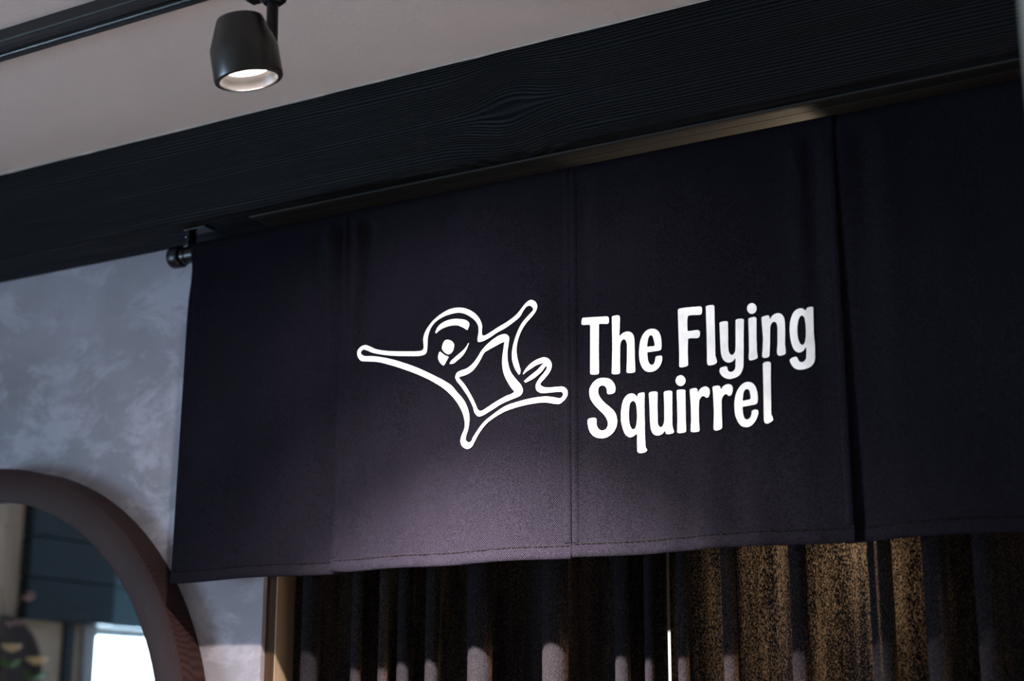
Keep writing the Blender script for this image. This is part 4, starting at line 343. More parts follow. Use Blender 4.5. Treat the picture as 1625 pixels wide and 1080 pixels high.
 'r': ['-888.3,2041.3 -887.9,2041.9 -887,2042.5 -885.9,2042.8 -884.3,2043.1 -882.4,2043.3 -880.6,2043.3 -878.9,2043.2 -877.7,2042.9 -876.6,2042.1 -875.9,2041 -875.6,2039.3 -875.5,2037.3 -875.1,2036.3 -874.5,2036.7 -873.6,2037.9 -872.6,2039.3 -871.6,2040.5 -870.5,2041.3 -869.5,2042 -868.3,2042.6 -867.2,2043.1 -865.6,2043.5 -863.9,2043.8 -862.3,2043.7 -861,2043.3 -859.7,2042.6 -858.5,2041.8 -857.6,2040.9 -856.9,2039.8 -856.4,2038.5 -856.1,2037.2 -855.9,2035.9 -855.9,2034.4 -856,2032.9 -856.3,2031.5 -856.7,2030.2 -857.2,2028.9 -857.8,2027.8 -858.6,2027 -860,2026.5 -861.6,2026.7 -862.6,2027.2 -863.5,2028 -864.5,2028.7 -866,2029.5 -867.6,2029.9 -868.6,2029.5 -869.7,2028.7 -870.7,2027.7 -871.5,2026.7 -872.3,2025.4 -872.9,2024.3 -873.3,2023.4 -873.3,2022.7 -873.4,2021.7 -873.5,2020.4 -873.6,2018.9 -873.7,2017.4 -873.9,2016 -874,2014.5 -874.1,2013.1 -874.2,2012.1 -874.2,2011.4 -874.2,2010.8 -874.2,2009.7 -874.3,2008.2 -874.3,2006.4 -874.3,2004.6 -874.3,2002.9 -874.4,2001.1 -874.4,1999.3 -874.4,1997.5 -874.4,1996 -874.4,1995 -874.5,1994.3 -874.4,1993.6 -874.4,1992.7 -874.4,1991.3 -874.3,1989.7 -874.2,1988.1 -874.2,1986.6 -874.1,1985 -874.1,1983.4 -874,1981.8 -874,1980.5 -873.9,1979.5 -873.9,1978.8 -874.4,1978 -875.4,1977.3 -876.7,1977 -878.4,1976.9 -880.4,1976.9 -882.5,1977 -884.4,1977.2 -885.8,1977.5 -887.5,1978.3 -888.5,1979.3 -888.4,1979.9 -888.4,1980.9 -888.2,1982.4 -888.1,1984.1 -888,1985.8 -887.8,1987.5 -887.7,1989.1 -887.5,1990.9 -887.4,1992.6 -887.3,1994 -887.2,1995 -887.1,1995.7 -887.1,1996.4 -887.1,1997.2 -887.1,1998.5 -887.1,2000.1 -887.1,2001.9 -887.1,2003.7 -887.1,2005.5 -887.1,2007.2 -887.1,2008.8 -887.1,2010.6 -887.1,2012.5 -887.1,2014.2 -887.1,2015.8 -887.1,2017.1 -887.1,2018 -887.1,2018.7 -887.1,2019.3 -887.2,2020.2 -887.3,2021.5 -887.3,2023 -887.4,2024.7 -887.5,2026.6 -887.6,2028.3 -887.7,2030 -887.8,2031.6 -887.9,2033.4 -888,2035.2 -888.1,2036.9 -888.2,2038.5 -888.2,2039.7 -888.3,2040.6'],
 'r2': ['-851.6,2041.4 -851.2,2041.9 -850.4,2042.4 -849.4,2042.7 -848,2042.9 -846.4,2043 -844.8,2043 -843.3,2042.9 -842.1,2042.7 -840.8,2042.1 -839.8,2041.1 -839.3,2039.7 -839,2037.9 -838.6,2037 -837.8,2037.7 -836.9,2039.3 -835.7,2040.7 -834.7,2041.5 -833.5,2042.1 -832.2,2042.7 -831,2043.1 -829.4,2043.5 -827.8,2043.6 -826.2,2043.5 -824.8,2043.1 -823.3,2042.5 -822.2,2041.6 -821.5,2040.6 -820.9,2039.4 -820.5,2038.1 -820.3,2036.8 -820.3,2035.5 -820.4,2034.1 -820.7,2032.7 -821,2031.3 -821.4,2030.1 -822,2028.6 -822.7,2027.3 -823.7,2026.4 -825,2025.8 -826.5,2025.9 -827.4,2026.4 -828.3,2027.3 -829.1,2028.1 -830.3,2028.8 -831.4,2029.2 -832.4,2028.9 -833.5,2028.3 -834.4,2027.4 -835.4,2026.4 -836.4,2025.1 -837.1,2023.7 -837.6,2022.3 -837.9,2020.7 -838.1,2019.2 -838.2,2018.1 -838.2,2017.4 -838.3,2016.5 -838.3,2015.1 -838.3,2013.4 -838.3,2011.7 -838.4,2010.2 -838.4,2008.6 -838.4,2006.9 -838.5,2005.2 -838.5,2003.9 -838.5,2002.9 -838.5,2002.2 -838.5,2001.5 -838.5,2000.7 -838.5,1999.5 -838.5,1998 -838.5,1996.4 -838.5,1994.7 -838.5,1993 -838.5,1991.4 -838.5,1989.9 -838.5,1988.2 -838.5,1986.5 -838.5,1984.9 -838.5,1983.4 -838.5,1982.2 -838.5,1981.4 -838.5,1980.7 -838.9,1979.4 -839.8,1978 -840.7,1977.4 -842,1976.9 -843.5,1976.5 -845,1976.2 -846.5,1976 -847.7,1976 -848.9,1976.3 -850,1976.7 -850.9,1977.4 -851.3,1978.5 -851.5,1979.7 -851.6,1980.7 -851.6,1981.3 -851.5,1982.2 -851.4,1983.4 -851.4,1985 -851.3,1986.7 -851.2,1988.5 -851.1,1990.3 -851,1992 -850.9,1993.6 -850.8,1995.4 -850.7,1997.2 -850.6,1998.9 -850.5,2000.5 -850.4,2001.7 -850.4,2002.6 -850.3,2003.3 -850.4,2004 -850.4,2004.9 -850.4,2006.3 -850.4,2008.1 -850.5,2010 -850.5,2011.8 -850.5,2013.6 -850.5,2015.3 -850.6,2017.2 -850.6,2019.1 -850.6,2020.8 -850.7,2022.2 -850.7,2023.2 -850.7,2023.9 -850.7,2024.6 -850.8,2025.6 -850.9,2027.1 -850.9,2029 -851,2030.9 -851.1,2032.6 -851.2,2034.4 -851.3,2036.3 -851.4,2038.1 -851.5,2039.7 -851.6,2040.7'],
 'e2': ['-783.2,2010.7 -782.8,2011.7 -782.5,2013 -782.2,2014.4 -782.1,2016 -782,2017.5 -782,2019.1 -782,2020.5 -782,2022 -782.2,2023.5 -782.3,2025 -782.5,2026.5 -782.8,2027.9 -783.1,2029.3 -783.5,2030.8 -783.9,2032.3 -784.4,2033.7 -784.9,2035.1 -785.5,2036.4 -786.3,2037.6 -787.1,2038.7 -788.1,2039.7 -789.1,2040.6 -790.2,2041.4 -791.3,2042.1 -792.7,2042.8 -794.2,2043.2 -795.7,2043.5 -797.1,2043.7 -798.7,2043.6 -800.2,2043.3 -801.7,2042.9 -803.1,2042.3 -804.4,2041.7 -805.7,2040.9 -806.9,2040 -808.1,2039 -809.2,2037.9 -810.1,2036.9 -811,2035.8 -811.9,2034.6 -812.7,2033.4 -813.5,2032.1 -814.2,2030.7 -814.9,2029.4 -815.4,2028.1 -815.9,2026.8 -816.4,2025.4 -816.8,2024.1 -817.2,2022.6 -817.5,2021.2 -817.8,2019.8 -818,2018.4 -818.2,2017 -818.4,2015.6 -818.5,2014.2 -818.6,2012.8 -818.7,2011.4 -818.7,2010 -818.7,2008.5 -818.7,2007.1 -818.6,2005.7 -818.6,2004.2 -818.5,2002.8 -818.5,2001.3 -818.3,1999.9 -818.2,1998.5 -817.9,1997.1 -817.7,1995.7 -817.3,1994.3 -816.9,1992.9 -816.4,1991.5 -815.9,1990.1 -815.3,1988.8 -814.7,1987.5 -814.1,1986.3 -813.4,1985.1 -812.6,1983.8 -811.8,1982.6 -810.9,1981.5 -810,1980.5 -809,1979.6 -807.6,1978.7 -806.2,1978 -804.7,1977.5 -803.1,1977.1 -801.8,1976.9 -800.3,1976.7 -798.9,1976.7 -797.4,1976.9 -796,1977.2 -794.8,1977.7 -793.5,1978.3 -792.2,1979.1 -791,1980.1 -789.9,1981.1 -788.9,1982.1 -787.9,1983.2 -787,1984.3 -786.1,1985.6 -785.3,1986.9 -784.6,1988.2 -784,1989.5 -783.4,1990.9 -782.9,1992.4 -782.4,1993.9 -782.1,1995.3 -782,1996.6 -782,1997.9 -782.2,1999.1 -782.7,2000 -783.8,2000.7 -785.4,2001.2 -787,2001.3 -788.3,2001.2 -789.6,2000.9 -790.8,2000.4 -791.7,1999.8 -792.2,1998.5 -792.2,1996.9 -792.4,1995.3 -792.9,1993.9 -793.5,1992.5 -794.1,1991.1 -795,1990 -796.3,1988.9 -797.7,1988.1 -799.2,1987.8 -800.4,1987.9 -801.6,1988.4 -802.7,1989.1 -803.5,1990.1 -804.1,1991.4 -804.7,1992.9 -805.1,1994.4 -805.4,1995.8 -805.6,1997.2 -805.8,1998.6 -805.8,2000.1 -805.9,2001.6 -806.1,2003.3 -806.1,2004.9 -806,2006.3 -805.6,2007.2 -804.6,2007.5 -803.2,2007.5 -802.1,2007.6 -800.6,2007.7 -799,2007.8 -797.4,2007.9 -795.6,2008 -794,2008.2 -792.6,2008.3 -791,2008.4 -789.5,2008.5 -788,2008.6 -786.7,2008.8 -785.6,2009 -784.2,2009.7', '-805,2016.4 -805.4,2017.4 -805.3,2019 -805,2020.9 -804.7,2022.6 -804.4,2024 -804.2,2025.4 -803.9,2026.8 -803.5,2028.1 -803,2029.2 -802.3,2030.6 -801.5,2031.8 -800.5,2032.6 -799.1,2033 -797.5,2032.9 -796.5,2032.4 -795.5,2031.6 -794.7,2030.6 -794.1,2029.2 -793.9,2027.6 -793.7,2025.9 -793.5,2024.6 -793.3,2023 -793.1,2021.5 -793,2020.1 -793.1,2019.1 -793.4,2018.1 -794,2017.5 -794.9,2017.1 -796.2,2016.9 -797.7,2016.8 -799.2,2016.8 -800.5,2016.7 -802.2,2016.4 -803.9,2016.1'],
 'l2': ['-772.8,2067.8 -772,2068.8 -770.7,2069.8 -769.5,2070.2 -768.1,2070.4 -766.5,2070.6 -765,2070.6 -763.8,2070.4 -762.1,2069.8 -761,2068.8 -760.6,2067.5 -760.6,2066.1 -760.6,2065 -760.6,2064.3 -760.7,2063.4 -760.7,2062 -760.8,2060.4 -760.9,2058.6 -761,2056.8 -761.1,2055.1 -761.2,2053.5 -761.3,2051.7 -761.4,2049.9 -761.4,2048.2 -761.5,2046.9 -761.6,2045.9 -761.6,2045.3 -761.6,2044.6 -761.6,2043.8 -761.7,2042.8 -761.7,2041.4 -761.7,2039.8 -761.8,2038.1 -761.8,2036.3 -761.9,2034.5 -761.9,2032.8 -761.9,2031.2 -762,2029.6 -762,2027.9 -762.1,2026.1 -762.1,2024.3 -762.2,2022.6 -762.2,2021 -762.2,2019.7 -762.3,2018.6 -762.3,2017.9 -762.3,2017.2 -762.3,2016.5 -762.3,2015.7 -762.4,2014.6 -762.4,2013.2 -762.4,2011.6 -762.5,2009.9 -762.5,2008.1 -762.6,2006.4 -762.6,2004.9 -762.7,2003.3 -762.7,2001.6 -762.8,1999.9 -762.8,1998.2 -762.8,1996.6 -762.9,1995.2 -762.9,1994.1 -762.9,1993.3 -763,1992.6 -762.7,1991.7 -762.1,1990.3 -761.5,1988.6 -760.9,1986.8 -760.5,1985.3 -760.5,1984 -761,1983 -761.8,1982.2 -762.8,1981.5 -764,1980.8 -765.4,1980.1 -766.9,1979.4 -768.4,1979 -769.7,1978.9 -771,1979.2 -772.1,1979.8 -773,1980.6 -773.5,1981.8 -773.8,1983.1 -774,1984.1 -774,1984.8 -774,1985.7 -774,1987 -774,1988.5 -774,1990 -774,1991.4 -774.1,1992.9 -774.1,1994.2 -774.1,1995.2 -774.1,1995.8 -774.1,1996.5 -774.1,1997.2 -774,1998.3 -774,1999.7 -773.9,2001.3 -773.9,2003 -773.9,2004.8 -773.8,2006.5 -773.8,2008.3 -773.7,2009.8 -773.7,2011.4 -773.6,2013.1 -773.6,2014.9 -773.5,2016.7 -773.5,2018.4 -773.5,2020 -773.4,2021.4 -773.4,2022.4 -773.4,2023.2 -773.4,2023.9 -773.3,2024.5 -773.3,2025.4 -773.3,2026.6 -773.3,2028.2 -773.2,2029.9 -773.2,2031.7 -773.2,2033.5 -773.2,2035.1 -773.1,2036.8 -773.1,2038.5 -773.1,2040.3 -773,2042.1 -773,2043.6 -773,2044.9 -773,2045.7 -772.9,2046.4 -772.9,2047.1 -772.9,2047.9 -772.9,2049.1 -772.9,2050.6 -772.9,2052.2 -772.9,2053.9 -772.9,2055.5 -772.9,2057.1 -772.9,2058.6 -772.9,2060.3 -772.8,2062 -772.8,2063.6 -772.8,2065.1 -772.8,2066.3 -772.8,2067.1'],
}
EMBLEM_SPOTS = {
 'eye': ['-1316.1,2173 -1314.4,2172.6 -1312.5,2171.9 -1310.6,2171 -1308.9,2170 -1307.3,2168.8 -1305.9,2167.3 -1304.6,2165.7 -1303.7,2164.1 -1303.3,2162.5 -1303.2,2160.9 -1303.3,2159.2 -1303.7,2157.5 -1304.1,2156 -1304.8,2154.4 -1305.8,2152.9 -1306.9,2151.5 -1308.1,2150.2 -1309.4,2149.3 -1310.8,2148.7 -1312.4,2148.4 -1314,2148.2 -1315.6,2148.4 -1317.4,2149 -1319.3,2150 -1321,2151.3 -1322.6,2152.6 -1324.1,2154 -1325.5,2155.6 -1326.7,2157.3 -1327.4,2159.1 -1327.6,2160.6 -1327.5,2162.3 -1327.2,2164 -1326.7,2165.7 -1326.2,2167.2 -1325.5,2168.6 -1324.7,2169.9 -1323.7,2171.1 -1322.6,2172.1 -1321.3,2172.8 -1319.7,2173.2 -1318,2173.2'],
 'cheek': ['-1331.5,2154.8 -1330.5,2154.4 -1329.1,2153.3 -1327.5,2152 -1326,2150.8 -1324.5,2149.6 -1323,2148.4 -1321.4,2147.2 -1319.9,2146.3 -1318.2,2145.6 -1316.4,2145 -1315.2,2144.5 -1314.4,2143.7 -1314.8,2142.6 -1315.7,2141.1 -1316.9,2139.5 -1318,2137.9 -1318.9,2136.4 -1320,2134.7 -1321,2133 -1322,2131.7 -1322.9,2130.8 -1324.2,2130.5 -1325.6,2131.2 -1327.4,2132.5 -1329,2134.1 -1330.2,2135.4 -1331.5,2137 -1332.6,2138.8 -1333.6,2140.5 -1334.3,2142.1 -1334.7,2143.6 -1334.9,2145.1 -1334.9,2146.6 -1334.7,2148.1 -1334.3,2149.8 -1333.7,2151.7 -1333,2153.3 -1332.3,2154.3'],
}
